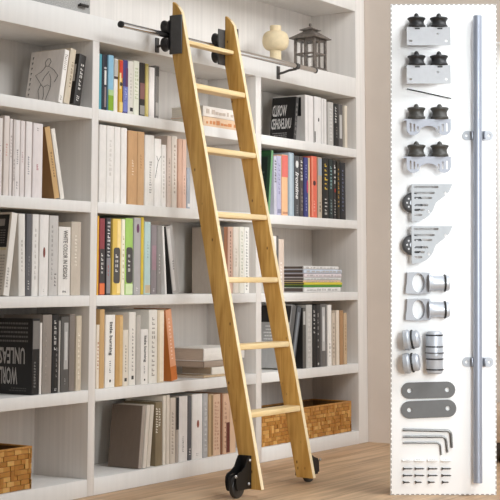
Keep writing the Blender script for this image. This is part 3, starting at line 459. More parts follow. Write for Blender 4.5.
  ('C2', 1.5726, 0.009, 1.086, 0.0357, 0.19, 0.2802, 0, 0, '3a3d78', None, 'indigo book with a red glow at mid spine', [('o', 'b8456a', 0.55, 0.98, 0.4, 0.62), ('m', 'a8aad0', 0.35, 0.55, 0.65, 0.9, 5), ('m', 'a8aad0', 0.35, 0.55, 0.1, 0.35, 5)]),
  ('C2', 1.6201, 0.015, 1.086, 0.0147, 0.19, 0.2814, 0, 0, 'e0c79c', None, 'very thin cream book left of the coral one', []),
  ('C2', 1.6354, 0.009, 1.086, 0.0543, 0.19, 0.291, 0, 0, 'dd6a54', None, 'coral-red book with a small dark picture', [('o', '4a2a2a', 0.3, 0.75, 0.52, 0.6), ('m', 'f0b0a0', 0.4, 0.6, 0.1, 0.3, 4), ('b', 'e98a72', 0.02, 0.3, 0.02, 0.98)]),
  ('C2', 1.7049, 0.0135, 1.086, 0.0396, 0.19, 0.2902, 0, 0, 'b8a794', None, 'grey-beige book between the coral and black books', [('b', '9fa6b0', 0.1, 0.9, 0.7, 0.98), ('m', '5a5048', 0.35, 0.65, 0.1, 0.3, 3)]),
  ('C2', 1.745, 0.009, 1.086, 0.0546, 0.19, 0.2895, 0, 0, '1b1a19', None, 'black book with a yellow title', [('m', 'd9b84a', 0.3, 0.75, 0.48, 0.93, 6), ('m', 'd0ccc6', 0.3, 0.7, 0.06, 0.36, 5)]),
  ('C2', 1.8035, 0.009, 1.086, 0.0386, 0.19, 0.2873, 0, 0, '202a2a', None, 'dark teal-black book with pale letters, right of the yellow-titled one', [('m', '8fb0b0', 0.3, 0.7, 0.5, 0.9, 7), ('m', '8a9a9a', 0.35, 0.65, 0.08, 0.35, 5)]),
  ('C2', 1.8554, 0.015, 1.086, 0.0283, 0.19, 0.286, 0, 0, '2b2a2a', None, 'narrow black book with white and red print', [('m', 'dcd8d4', 0.25, 0.75, 0.6, 0.95, 4), ('o', '9a2a24', 0.3, 0.7, 0.45, 0.52), ('m', 'b0aca8', 0.3, 0.7, 0.06, 0.35, 6)]),
  ('C2', 1.8843, 0.0105, 1.086, 0.0269, 0.19, 0.2826, 0, 0, '2a241a', None, 'black book with gold print, second from the right end', [('m', 'b08a3c', 0.3, 0.7, 0.2, 0.92, 9)]),
  ('C2', 1.9141, 0.0105, 1.086, 0.0546, 0.19, 0.2799, 0, 0, '1d1e24', None, 'black book with fine blue-grey print at the right end', [('m', '6a7088', 0.35, 0.6, 0.15, 0.9, 11)]),
  ('C3', 1.2813, 0.012, 0.7348, 0.0506, 0.19, 0.2554, 0, 0, 'ebe6e0', None, 'white book behind the right ladder stile beside the magazine stack', []),
  ('C3', 1.3325, 0.009, 0.7348, 0.0116, 0.17, 0.2562, 0, 0, '6a6664', None, 'thin dark grey book beside the magazine stack', []),
  ('C3', 1.3467, 0.009, 0.7348, 0.0454, 0.17, 0.2416, 0, 0, 'd8c5b6', None, 'pinkish-beige book with white letters touching the magazine stack', [('m', 'f2ece6', 0.25, 0.55, 0.2, 0.6, 6)]),
  ('C4', 1.4277, 0.009, 0.3861, 0.0355, 0.17, 0.2942, 0.2357, -0.0355, '5a5958', 'a8a6a4', 'leaning magazine with a dark picture above grey text on its cover', [('f', '2b2a2a', 0.0, 1, 0.72, 0.99), ('f', '6a6866', 0.3, 0.7, 0.78, 0.93), ('fm', 'e0dedc', 0.08, 0.95, 0.38, 0.68, 6)]),
  ('C4', 1.4819, 0.0135, 0.3861, 0.0379, 0.17, 0.2893, 0.2357, -0.0379, '4d5054', '232323', 'dark slate book leaning right beside the grey magazine', [('b', '7d8288', 0.3, 0.7, 0.02, 0.9)]),
  ('C4', 1.5494, 0.009, 0.3861, 0.0305, 0.17, 0.2773, 0, 0, '55534f', '1f1f1f', 'charcoal book upright beside the leaning slate one', [('b', 'b4b2ae', 0.2, 0.8, 0.72, 0.94)]),
  ('C4', 1.586, 0.0105, 0.3861, 0.0544, 0.19, 0.2904, 0, 0, 'bab7b2', None, 'light grey book in the right cell of the fourth shelf', [('m', 'd0cdc9', 0.3, 0.7, 0.1, 0.9, 10)]),
  ('C4', 1.6441, 0.0105, 0.3861, 0.0293, 0.19, 0.2879, 0, 0, '191818', None, 'black book with white marks beside the light grey one, fourth shelf right', [('m', 'd0ccc8', 0.3, 0.7, 0.55, 0.95, 6)]),
  ('C4', 1.6787, 0.012, 0.3861, 0.0342, 0.19, 0.2893, 0, 0, '2b2929', None, 'dark book with a thin white line left of the grey smudged one', [('m', 'a8a5a2', 0.4, 0.6, 0.3, 0.9, 6), ('o', 'b8b5b2', 0.35, 0.65, 0.03, 0.07)]),
  ('C4', 1.7141, 0.0105, 0.3861, 0.0618, 0.19, 0.2923, 0, 0, '625f5d', None, 'grey book with a pale smudge, fourth shelf right', [('b', 'b9b7b5', 0.25, 0.7, 0.25, 0.95), ('b', 'd0cecc', 0.35, 0.6, 0.4, 0.8)]),
  ('C4', 1.7809, 0.009, 0.3861, 0.038, 0.19, 0.2878, 0, 0, 'eae5df', None, 'bright white book in the right cell of the fourth shelf', [('m', '9a948e', 0.4, 0.6, 0.15, 0.4, 4)]),
  ('C4', 1.8285, 0.012, 0.3861, 0.0297, 0.16, 0.2491, 0, 0, 'c6b7a6', None, 'short beige book right of the bright white one', [('m', '8d8072', 0.35, 0.65, 0.15, 0.85, 9)]),
  ('C4', 1.8706, 0.0135, 0.3861, 0.031, 0.19, 0.2607, 0, 0, 'ded0bf', None, 'ivory book left of the brown one at the right end', []),
  ('C4', 1.9022, 0.012, 0.3861, 0.0358, 0.19, 0.2592, 0, 0, 'a8815a', None, 'brown book second from the right end on the fourth shelf', []),
  ('C4', 1.9392, 0.0105, 0.3861, 0.0315, 0.19, 0.247, 0, 0, 'c6aa88', None, 'light tan book last on the fourth shelf at right', [('m', 'a88c6c', 0.35, 0.65, 0.2, 0.8, 9)]),
]

GROUPS = {'A1': 'books in the top left cell', 'A2': 'books in the second left cell', 'A3': 'books in the third left cell', 'A4': 'books in the fourth left cell',
 'B1': 'books standing in the top middle cell', 'B2': 'books in the second middle cell', 'B3': 'books in the third middle cell', 'B4': 'books standing in the fourth middle cell', 'B5': 'books in the lowest middle cell',
 'C1': 'books in the top right cell', 'C2': 'books in the second right cell', 'C3': 'books standing in the third right cell', 'C4': 'books in the fourth right cell'}
def patch(bm, T, H, u0, u1, v0, v1, e=.0006):
    box(bm, T*u0, T*u1, -e, .0008, H*v0, H*v1)
def marks(bm, T, H, u0, u1, v0, v1, n, rnd, e=.0009):
    """rows of small printed glyphs too small to read, running down the spine"""
    step = (v1-v0)*H/n; wmax = (u1-u0)*T
    for i in range(n):
        z = v0*H+i*step; ww = wmax*rnd.uniform(.65, 1); h = step*rnd.uniform(.45, .75); x = u0*T
        k = rnd.random()
        if k < .45:
            box(bm, x, x+ww, -e, .0005, z, z+h*.4); box(bm, x, x+ww*.35, -e-.0001, .0005, z+h*.5, z+h)
        elif k < .8:
            box(bm, x, x+ww*.3, -e, .0005, z, z+h); box(bm, x+ww*.65, x+ww, -e-.0001, .0005, z, z+h)
        else: box(bm, x, x+ww, -e, .0005, z+h*.2, z+h*.7)
def spine_outline(T, D, t, r):
    return [(0, D), (0, r), (r*.3, r*.3), (r, 0), (T-r, 0), (T-r*.3, r*.3), (T, r), (T, D), (T-t, D), (T-t, r+t*.6), (t, r+t*.6), (t, D)]
for (cell, px, sy, zb, T, D, H, th, off, col, cov, label, deco) in BOOKS:
    rnd = random.Random(label)
    t = min(.0026, T*.2); r = min(.004, T*.28)
    me_c = mat(cov or col, .5, 0, .05, (90, 90, 25)); me_s = mat(col, .5, 0, .05, (90, 90, 25))
    bm = bmesh.new()
    prism(bm, [(x+off, y) for x, y in spine_outline(T, D, t, r)], 'Z', 0, H)
    root = obj('book', bm, me_c if cov else me_s, None, 30)
    root.location = (px, sy, zb+.0008); root.rotation_euler = (0, th, 0)
    tag(root, label, 'book', GROUPS[cell])
    ov = .003 if T > .02 else .0012
    bm = bmesh.new(); box(bm, off+t, off+T-t, r+t*.6, D-ov, ov, H-ov); obj('page_block', bm, PAPER, root, None)
    if cov:
        bm = bmesh.new(); box(bm, off+r*.5, off+T-r*.5, -.0004, .001, .0005, H-.0005); obj('spine_strip', bm, me_s, root, None)
    nb = 0
    for d in deco:
        k = d[0]; bm = bmesh.new(); name = 'spine_band'; m = mat(d[1], .55, 0, .04) if k not in ('t', 'ft', 'drawing', 'twig') else None
        if k == 'b': nb += 1; patch(bm, T, H, *d[2:6], e=.0005+.0002*nb)
        elif k == 'm': marks(bm, T, H, *d[2:7], rnd); name = 'spine_lettering'
        elif k == 'o':
            u0, u1, v0, v1 = d[2:6]; prism(bm, ellipse((u0+u1)/2*T, (v0+v1)/2*H, (u1-u0)/2*T, (v1-v0)/2*H, 18), 'Y', -.0010, .0006); name = 'spine_emblem'
        elif k == 'pill':
            u0, u1, v0, v1 = d[2:6]; prism(bm, rrect(u0*T, u1*T, v0*H, v1*H, (u1-u0)*T*.3), 'Y', -.0008, .0006)
        elif k == 'f':
            d0, d1, v0, v1 = d[2:6]; e = .0007 if (d0 <= .02 and d1 >= .99) else .0010; e -= .0003*(v1-v0); box(bm, -e, .0004, r+(D-r)*d0*.98, r+(D-r)*d1*.985, H*v0*.99+.001, H*v1*.99); name = 'cover_picture'
        elif k == 'fm':
            d0, d1, v0, v1, n = d[2:7]; name = 'cover_lettering'
            for i in range(n):
                z = H*(v0+(v1-v0)*(i+.2)/n); h = H*(v1-v0)/n*.42; y = D*d0; ye = D*(d0+(d1-d0)*rnd.uniform(.75, 1))
                while y < ye:
                    q = min(ye, y+rnd.uniform(.004, .012)); box(bm, -.0013, .0003, y, q, z, z+h); y = q+.003
        if k == 't':
            bm.free(); _, s, cc, u0, u1, v0, v1, dr, sh = d
            me = text_mesh(s, (T*u0, -.0012, H*v1), (0, 0, -1), (1, 0, 0), H*(v1-v0), T*(u1-u0), sh)
            me.transform(Matrix.Translation((off, 0, 0))); link('spine_lettering', me, mat(cc, .6), root); continue
        if k == 'ft':
            bm.free(); _, s, cc, d0, d1, v0, v1, mode = d
            if mode == 'mir': me = text_mesh(s, (-.0014, D*d0, H*v0), (0, 1, 0), (0, 0, 1), D*(d1-d0), H*(v1-v0))
            else: me = text_mesh(s, (-.0014, D*d0, H*v1), (0, 1, 0), (0, 0, -1), D*(d1-d0), H*(v1-v0))
            me.transform(Matrix.Translation((off, 0, 0))); link('cover_lettering', me, mat(cc, .6), root); continue
        if k == 'twig':
            sweep(bm, [(T*.1, -.001, H*.42), (T*.35, -.001, H*.58), (T*.5, -.001, H*.67), (T*.92, -.001, H*.75)], .0009, 6)
            sweep(bm, [(T*.5, -.001, H*.67), (T*.35, -.001, H*.72), (T*.25, -.001, H*.74)], .0007, 6); name = 'twig_drawing'; m = mat('2b2927', .6)
        if k == 'drawing':
            name = 'figure_drawing'; m = mat('4a433f', .6)
            P = lambda q: (-.0012, D*(1-q[0]), H*q[1])        # q: fraction from the far cover edge, height
            for ln in ([(.52, .84), (.47, .78), (.5, .7), (.58, .7), (.64, .78), (.6, .84), (.52, .84)], [(.5, .7), (.38, .6), (.22, .54), (.42, .36), (.5, .3)], [(.58, .7), (.75, .62), (.9, .5), (.82, .38)],
                       [(.42, .36), (.36, .24), (.42, .1), (.38, .02)], [(.5, .3), (.62, .34), (.72, .3), (.66, .15), (.6, .02)], [(.5, .3), (.55, .14), (.5, .02)], [(.62, .6), (.5, .5), (.45, .42)], [(.64, .55), (.7, .45), (.72, .3)]):
                sweep(bm, [P(q) for q in ln], .0008, 6)
            for i in range(9):
                y = D*.9; z = H*(.9-.1*i); box(bm, -.0012, .0003, y, y+D*.035, z-.003, z); box(bm, -.0013, .0003, y+D*.018, y+D*.028, z-.009, z-.003)
        bmesh.ops.translate(bm, verts=bm.verts, vec=(off, 0, 0))
        obj(name, bm, m, root, None)

def flat_book(x0, x1, y0, D, z0, z1, col, label, group, face=None, strip=None, name='book', cat='book', mk=None):
    """a book lying flat, its spine to the front"""
    T = z1-z0; t = min(.003, T*.18); r = min(.004, T*.25)
    bm = bmesh.new(); prism(bm, [(y, x) for x, y in spine_outline(T, D, t, r)], 'X', 0, x1-x0)
    root = obj(name, bm, mat(col, .5, 0, .05, (30, 90, 90)), None, 30); root.location = (x0, y0, z0+.0008); tag(root, label, cat, group)
    bm = bmesh.new(); box(bm, .003, x1-x0-.003, r+t*.6, D-.003, t, T-t); obj('page_block', bm, mat(face or 'ddd2c2', .8, 0, .12, (20, 20, 500)), root, None)
    if strip:
        bm = bmesh.new(); box(bm, (x1-x0)*.02, (x1-x0)*.98, -.0008, .001, T*.15, T*.8); obj('spine_band', bm, mat(strip, .5, 0, .05), root, None)
    if mk:
        bm = bmesh.new(); rnd = random.Random(label); x = (x1-x0)*.08
        while x < (x1-x0)*.9:
            q = rnd.uniform(.006, .03); box(bm, x, x+q, -.0014, .0005, T*.3, T*rnd.uniform(.5, .75)); x += q+rnd.uniform(.004, .02)
        obj('spine_lettering', bm, mat(mk, .6), root, None)
    return root
g = 'books lying flat behind the ladder in the top middle cell'
flat_book(.757, 1.06, .018, .17, 1.4415, 1.4845, 'd9b999', 'orange-patterned book lying flat under a white one behind the ladder', g, mk='c8824e')
flat_book(.757, 1.06, .018, .17, 1.4847, 1.5300, 'e4dbd2', 'white book lying flat on an orange-patterned one behind the ladder', g, mk='c2b2a4')
g = 'books stacked flat in the fourth middle cell'
flat_book(.766, .93, .016, .16, .3861, .3955, 'c3a988', 'thin tan book at the bottom of the flat stack behind the ladder', g)
flat_book(.829, .985, .018, .16, .3957, .4283, 'e2dbd0', 'ivory book third from the top of the flat stack behind the ladder', g, face='b5a189')
flat_book(.767, .93, .014, .18, .4285, .4545, 'a08f80', 'taupe book second from the top of the flat stack behind the ladder', g, face='b9a592')
flat_book(.767, 1.073, .016, .18, .4547, .5080, 'e6e1da', 'thick white book topmost of the flat stack behind the ladder', g, face='c7b6a4')
g = 'magazines stacked flat in the third right cell'
zs = [.7348, .7575, .7690, .7805, .7900, .8035, .8225, .8415, .8575]
cs = [('dedbd8', 1.872, 'white magazine at the bottom of the flat stack', '6d625e'), ('4f8f3a', 1.889, 'green-spined magazine second from the bottom of the flat stack', '575a4a'),
      ('d3c53c', 1.889, 'bright yellow-spined magazine above the green one', '6b645a'), ('e2c2a4', 1.876, 'peach-spined magazine above the yellow one', '6b5c56'),
      ('cfcfcb', 1.880, 'pale grey magazine in the middle of the flat stack', '6d605c'), ('d9cdd0', 1.886, 'pinkish white magazine third from the top of the flat stack', '655752'),
      ('c3cbd8', 1.884, 'pale blue magazine second from the top of the flat stack', '6d605a'), ('dad7d4', 1.858, 'white magazine topmost of the flat stack', '6b5f5a')]
for k, (c, x1, lb, fc) in enumerate(cs):
    flat_book(1.567+.003*(k % 3), x1+.04, .012+0.002*(k % 2), .21, zs[k], zs[k+1]-.0002, c, lb, g, face=fc, name='magazine', cat='magazine', mk=None if k in (1, 2) else 'b4b0ae')

# ---------------------------------------------------------------- wicker baskets
def wicker_material():
    m = bpy.data.materials.new('woven_wicker'); m.use_nodes = True; nt = m.node_tree; b = nt.nodes['Principled BSDF']; L = nt.links.new
    ge = nt.nodes.new('ShaderNodeNewGeometry'); rp = nt.nodes.new('ShaderNodeValToRGB'); e = rp.color_ramp.elements
    e[0].color = lin('ac7129'); e[1].color = lin('e2ae64'); x = e.new(.5); x.color = lin('c4883c')
    tc = nt.nodes.new('ShaderNodeTexCoord'); nz = nt.nodes.new('ShaderNodeTexNoise'); nz.inputs['Scale'].default_value = 90
    mx = nt.nodes.new('ShaderNodeMixRGB'); mx.blend_type = 'MULTIPLY'; mx.inputs[0].default_value = .35
    L(tc.outputs['Object'], nz.inputs['Vector']); L(ge.outputs['Random Per Island'], rp.inputs[0]); L(rp.outputs[0], mx.inputs[1]); L(nz.outputs['Color'], mx.inputs[2])
    L(mx.outputs[0], b.inputs['Base Color']); b.inputs['Roughness'].default_value = .55
    return m
WICK = wicker_material(); WICK_IN = mat('6b4a24', .7, 0, .2)
def basket(x0, x1, y0, y1, z0, H, label):
    W, D = x1-x0, y1-y0
    root = empty('wicker_basket', (x0, y0, z0+.0012)); tag(root, label, 'basket', 'wicker baskets on the lowest shelf')
    bm = bmesh.new()
    t = .008
    box(bm, t, W-t, t, D-t, 0, t); box(bm, t, W-t, t, t+.004, 0, H-.006); box(bm, t, W-t, D-t-.004, D-t, 0, H-.006); box(bm, t, t+.004, t, D-t, 0, H-.006); box(bm, W-t-.004, W-t, t, D-t, 0, H-.006)
    obj('lining', bm, WICK_IN, root, None)
    bm = bmesh.new()
    def weave(length, place):
        nr = max(4, round(H/.019)); rh = (H-.008)/nr; cw = .036; nc = max(3, round(length/cw)); cw = length/nc
        for r in range(nr):
            for c in range(nc+1):
                a = (c-.5*(r % 2))*cw; b2 = a+cw; a = max(a, 0); b2 = min(b2, length)
                if b2-a < .004: continue
                hi = 0 if (c+r//2) % 2 else .0018
                if (c*7+r*5) % 6 == 0:                     # an upright strand crossing two rows
                    place(bm, a+.0006, (a+b2)/2, r*rh, min((r+2)*rh, nr*rh)-.0006, .0032)
                place(bm, a+.0006, b2-.0006, r*rh+.0005, (r+1)*rh-.0005, hi)
    weave(W, lambda bm, a, b2, z0, z1, h: box(bm, a, b2, .004-h, .0085, z0, z1, .0012))
    weave(D, lambda bm, a, b2, z0, z1, h: box(bm, .004-h, .0085, a, b2, z0, z1, .0012))
    weave(D, lambda bm, a, b2, z0, z1, h: box(bm, W-.0085, W-.004+h, a, b2, z0, z1, .0012))
    weave(W, lambda bm, a, b2, z0, z1, h: box(bm, a, b2, D-.0085, D-.004+h, z0, z1, .0012))
    obj('woven_wall', bm, WICK, root, None)
    bm = bmesh.new()
    for a in ((0, W, 0, .010), (0, W, D-.010, D), (0, .010, .010, D-.010), (W-.010, W, .010, D-.010)): box(bm, *a, H-.009, H, .003)
    obj('rim', bm, wood('wicker_rim', 'a26c2c', 'c78f48', '000000', (60, 60, 60), False), root)
basket(-.90, -.291, .010, .235, .0624, .148, 'golden wicker basket cut off by the left frame edge, alone in its cell')
basket(1.200, 2.012, .012, .235, .0624, .146, 'golden wicker basket behind the right foot of the ladder')

# ---------------------------------------------------------------- objects on the header
bm = bmesh.new()
k = .118
prof = [(0, .0255), (.003, .0268), (.066, .0268)]
prof += [(.113+.045*math.sin(t), .0268+.0362*max(0, math.cos(t))**.75) for t in [math.radians(-82+i*164/16) for i in range(17)]]
prof += [(.159, .0268), (.182, .0268), (.185, .0255), (.185, .021), (.10, .021), (.10, 0)]
lathe(bm, prof, (0, 0, 0), (0, 0, 1), 48)
vase = obj('vase', bm, mat('ddcaa6', .75, 0, .05, (50, 50, 50), .1), None, 40); vase.location = (1.457, .095, 1.8008)
tag(vase, 'matt cream vase with a round bulging body beside the lantern', 'vase')

lan = empty('lantern', (1.716, .035, 1.8008)); tag(lan, 'weathered dark grey metal lantern with glass panes beside the cream vase', 'lantern')
LM = mat('7d756e', .5, .4, .3, (60, 60, 60), .2); LW = .118; LH = .164
bm = bmesh.new(); box(bm, -.006, LW+.006, -.006, LW+.006, 0, .012, .002); obj('base', bm, LM, lan)
for x in (0, LW-.012):
    for y in (0, LW-.012): part('corner_post', LM, lan, x, x+.012, y, y+.012, .012, LH, bevel=.001)
bm = bmesh.new()
for f in (0, 1):
    for h in (.012, .084, LH-.012):
        a = .004+f*(LW-.016)
        for ax in (0, 1):
            q = (.012, LW-.012, a, a+.008) if ax == 0 else (a, a+.008, .012, LW-.012)
            box(bm, *q, h, h+.009)
    a = .004+f*(LW-.016)
    for xx in (LW/2-.004,):
        box(bm, xx, xx+.008, a, a+.008, .012, LH); box(bm, a, a+.008, xx, xx+.008, .012, LH)
obj('glazing_bars', bm, LM, lan, None)
bm = bmesh.new()
for f in (.0065, LW-.0095):
    box(bm, .012, LW-.012, f, f+.002, .018, LH-.008); box(bm, f, f+.002, .012, LW-.012, .018, LH-.008)
obj('glass_pane', bm, gm, lan, None)
bm = bmesh.new()
def frust(bm, z0, z1, a, b):
    c = LW/2
    lo = [bm.verts.new((c+x*a, c+y*a, z0)) for x, y in ((-1, -1), (1, -1), (1, 1), (-1, 1))]; hi = [bm.verts.new((c+x*b, c+y*b, z1)) for x, y in ((-1, -1), (1, -1), (1, 1), (-1, 1))]
    bm.faces.new(lo[::-1]); bm.faces.new(hi)
    for i in range(4): bm.faces.new([lo[i], lo[(i+1) % 4], hi[(i+1) % 4], hi[i]])
frust(bm, LH, LH+.006, .076, .076); frust(bm, LH+.006, LH+.036, .074, .030); frust(bm, LH+.036, LH+.044, .026, .026); frust(bm, LH+.044, LH+.048, .040, .038); frust(bm, LH+.048, LH+.062, .037, .008)
obj('roof', bm, LM, lan, None)
bm = bmesh.new(); lathe(bm, [(0, .005), (.006, .004), (.010, .007), (.015, .007), (.019, .004), (.022, 0)], (LW/2, LW/2, LH+.061), (0, 0, 1), 16); obj('finial', bm, LM, lan)

bm = bmesh.new(); box(bm, -.36, 0, 0, .2, 0, .2, .004)
bxo = obj('storage_box', bm, mat('a9a7a4', .9, 0, .3, (220, 220, 220), .3), None); bxo.location = (.008, .022, 1.8008)
tag(bxo, 'speckled grey storage box on top of the header at the upper left', 'box')
bm = bmesh.new(); rod(bm, (-.075, -.012, .03), (-.03, -.012, .03), .006, 12); rod(bm, (-.07, 0.001, .03), (-.07, -.012, .03), .004, 10); rod(bm, (-.035, 0.001, .03), (-.035, -.012, .03), .004, 10)
obj('handle', bm, mat('4b4947', .3, .8), bxo)

# ---------------------------------------------------------------- seat by the window
ot = empty('ottoman', (1.93, -.98, 0)); tag(ot, 'beige upholstered ottoman on a dark base below the window, at the right frame edge', 'ottoman')
bm = bmesh.new(); box(bm, -.2, .2, -.26, .26, .08, .235, .03); obj('seat_cushion', bm, mat('b8a088', .85, 0, .08), ot)
bm = bmesh.new(); box(bm, -.19, .19, -.25, .25, .03, .085, .005); obj('base', bm, mat('3a3029', .6), ot)
for x in (-.17, .17):
    for y in (-.22, .22): part('leg', mat('3a3029', .6), ot, x-.015, x+.015, y-.015, y+.015, 0, .035, bevel=.002)

# ---------------------------------------------------------------- the hardware display board
# board frame: u to the right along the board, v up, w out of its face
KU = 0.003707                                                     # metres on the board per photograph pixel
NW = Vector((-math.sin(PHI), -math.cos(PHI), 0))
BF = Matrix.Identity(4)
for i in range(3): BF[i][0], BF[i][1], BF[i][2] = rgt[i], (0, 0, 1)[i], NW[i]
BORG = Vector((0.6486, -0.9139, 0))
def on_board(o, uv, w=0.0):
    m = BF.copy(); m.translation = BORG+rgt*uv[0]+Vector((0, 0, uv[1]))+NW*(w+.0012); o.matrix_world = m; return o
C4 = [(0.0011, 0.0000), (0.3941, 0.0000), (0.4327, 1.8497), (0.0232, 1.8497)]
bm = bmesh.new(); prism(bm, C4, 'Z', -.02, 0, .001)
board = obj('display_board', bm, mat('fdfdfd', .6, 0, .002), None); on_board(board, (0, .0008), -.0012)
tag(board, 'tall white display board with a dashed border, standing right of the ladder', 'display board')
bm = bmesh.new()
def dashes(a, b):
    a, b = Vector((*a, 0)), Vector((*b, 0)); L = (b-a).length; d = (b-a)/L; n = Vector((-d.y, d.x, 0)); s = 0; q = .0016
    while s < L-.004:
        e = min(L, s+.011)
        p = [a+d*s-n*q, a+d*e-n*q, a+d*e+n*q, a+d*s+n*q]; prism(bm, [(v.x, v.y) for v in p], 'Z', -.001, .0006); s += .0185
dashes((0.0034, 0.0025), (0.3919, 0.0025)); dashes((0.3919, 0.0025), (0.4304, 1.8470)); dashes((0.4304, 1.8470), (0.0255, 1.8470)); dashes((0.0255, 1.8470), (0.0034, 0.0025))
obj('dashed_border', bm, mat('9a948e', .8), board, None)
bm = bmesh.new()
for q in (.08, .30): box(bm, q-.012, q+.012, 0.0, .03, -.18, -.0195); prism(bm, [(.0, -.17), (.03, -.17), (.9, -.022), (.9, -.02), (.0, -.02)], 'X', q-.004, q+.004)
obj('rear_foot', bm, mat('e2e0dd', .5), board, None)

def spool(bm, c, r, h, cap):
    lathe(bm, [(0, r*.95), (h*.06, r), (h*.2, r), (h*.32, r*.88), (h*.55, r*.82), (h*.74, r*.9), (h*.84, r*1.03), (h*.95, r*1.03), (h, r*.9), (h*1.01, r*.32), (h+cap*.35, r*.3), (h+cap*.8, r*.2), (h+cap, 0)], c, (0, 1, 0), 28)
HG = 'roller brackets on the display board'
def flat_bracket(uv, label):
    """bent plate: upright leg in front, ledge back to the board with two rollers on top"""
    Wd, Ht = 45*KU, 19*KU
    bm = bmesh.new()
    me = plate_mesh(rrect(0, Wd, -Ht, 0, .002), [ellipse(4*KU, -14.5*KU, 1.6*KU, 1.3*KU, 14), ellipse(40.5*KU, -14.5*KU, 1.6*KU, 1.3*KU, 14), ellipse(32*KU, -7*KU, 1.0*KU, 1.0*KU, 12)], .004)
    bm.from_mesh(me); bmesh.ops.translate(bm, verts=bm.verts, vec=(0, 0, .056)); box(bm, 0, Wd, -.004, 0, 0, .0565)
    o = on_board(obj('roller_bracket', bm, mat('bcbec2', .8, 0, .03), None, 30), uv); tag(o, label, 'roller bracket', HG)
    for x in (11.0, 34.2):
        bm = bmesh.new(); spool(bm, (x*KU, -.0005, .035), 9*KU, 11*KU, 5*KU); obj('roller', bm, mat('2a2a2b', .45, .1), o)
        bm = bmesh.new(); box(bm, (x-2.6)*KU, (x+2.6)*KU, -2.4*KU, -1.0*KU, .0598, .0606); obj('slot', bm, BLACK_DEEP, o, None)
flat_bracket((0.0771, 1.7501), 'topmost flat-plate bracket with two black rollers on the white board')
flat_bracket((0.0752, 1.6028), 'flat-plate bracket with two black rollers, just above the thin black pin')
bm = bmesh.new(); p0, p1 = (0.0814, 1.5196), (0.2511, 1.4824)
sweep(bm, [(0, 0, .002), (p1[0]-p0[0], p1[1]-p0[1], .002)], .0023, 10)
tag(on_board(obj('pin', bm, BLACK_DEEP), p0), 'thin black slanting pin below the flat-plate brackets on the white board', 'pin')
def arched_bracket(uv, label):
    k = KU
    arch = [(37+7.6*math.cos(math.radians(a)), -8.6+7.6*math.sin(math.radians(a))) for a in range(0, 0)]
    out = [(0, 0), (0, -1.4), (3.2, -1.4), (3.2, -11)]
    out += [(10+6.8*math.cos(math.radians(a)), -10.5-6.2*math.sin(math.radians(a))) for a in (10, 35, 60, 90, 120, 150)][::-1]
    out += [(16.8, -10.6), (19, -8.6), (22, -7.4), (25.5, -7.0), (29, -7.4), (32, -8.6), (34.6, -10.6)]
    out += [(41.4+6.8*math.cos(math.radians(a)), -10.5-6.2*math.sin(math.radians(a))) for a in (30, 60, 90, 120, 150)][::-1]
    out += [(48.4, -10.5), (48.4, 0)]
    H = [rrect((x-.9)*k, (x+.9)*k, -13*k, -y*k, .8*k, 3) for x, y in ((7.2, 4.0), (11, 5.0), (14.6, 7.4), (35.8, 7.4), (40, 5), (44.2, 4))]
    me = plate_mesh([(a*k, b*k) for a, b in out], H, .004)
    bm = bmesh.new(); bm.from_mesh(me); bmesh.ops.translate(bm, verts=bm.verts, vec=(0, 0, .054)); box(bm, 2.5*k, 48.4*k, -.003, 0, 0, .0545); 
    o = on_board(obj('roller_bracket', bm, mat('adb1bb', .8, 0, .03), None, 30), uv); tag(o, label, 'roller bracket', HG)
    for x in (14.0, 37.8):
        bm = bmesh.new(); spool(bm, (x*k, -.0005, .035), 9*k, 12.5*k, 4*k); obj('roller', bm, mat('45433f', .5, .1), o)
arched_bracket((0.0606, 1.3972), 'arched slotted bracket with two dark grey rollers, below the thin black pin')
arched_bracket((0.0587, 1.2545), 'arched slotted bracket with two dark grey rollers, above the wing-shaped casters')
def caster_plate(uv, label):
    k = KU
    out = [(0, 0), (42, 0), (40, -4.2), (38.2, -8), (35, -11), (31.5, -14), (27, -17), (24.6, -19.2), (23.4, -21.5), (22, -25.5), (20, -29), (17.5, -32), (14, -34.8), (9, -37), (4, -37.8), (0, -38)]
    H = [rrect(a*k, b*k, (-z-1.1)*k, (-z+1.1)*k, .9*k, 3) for a, b, z in ((2.6, 27.5, 3.2), (2.6, 23.5, 9.2), (2.6, 20.6, 14.2), (2.6, 16.6, 21.5), (2.6, 13, 26.4), (2.6, 10.6, 31.5))]
    H += [ellipse(34.4*k, -9.4*k, 1.3*k, 1.6*k, 14), ellipse(17.2*k, -28.2*k, 1.3*k, 1.6*k, 14)]
    me = plate_mesh([(a*k, b*k) for a, b in out], H, .004)
    bm = bmesh.new(); bm.from_mesh(me); bmesh.ops.translate(bm, verts=bm.verts, vec=(0, 0, .044))
    box(bm, .003, 42*k, -.004, 0, 0, .0445); 
    o = on_board(obj('caster', bm, mat('b4b8bc', .8, 0, .03), None, 30), uv); tag(o, label, 'caster', 'wing-shaped casters on the display board')
    bm = bmesh.new(); lathe(bm, [(.006, 8*k), (.008, 9.6*k), (.012, 10.4*k), (.034, 10.4*k), (.038, 9.6*k), (.040, 8*k)], (1.4*k, -19*k, 0), (0, 0, 1), 36); wh = obj('wheel', bm, mat('4a4a4c', .4, .1), o)
    bm = bmesh.new(); lathe(bm, [(.0, 3*k), (.0425, 3*k)], (1.4*k, -19*k, 0), (0, 0, 1), 20); obj('axle', bm, STEEL, wh)
    bm = bmesh.new()
    for i in range(8):
        a = i*math.pi/4; lathe(bm, [(.039, 1.0*k), (.0408, 1.0*k)], ((1.4+5.8*math.cos(a))*k, (-19+5.8*math.sin(a))*k, 0), (0, 0, 1), 10)
    obj('wheel_holes', bm, mat('c9c9cb', .5), wh)
caster_plate((0.0885, 1.1518), 'upper silver wing-shaped slotted caster plate with a dark wheel at its left')
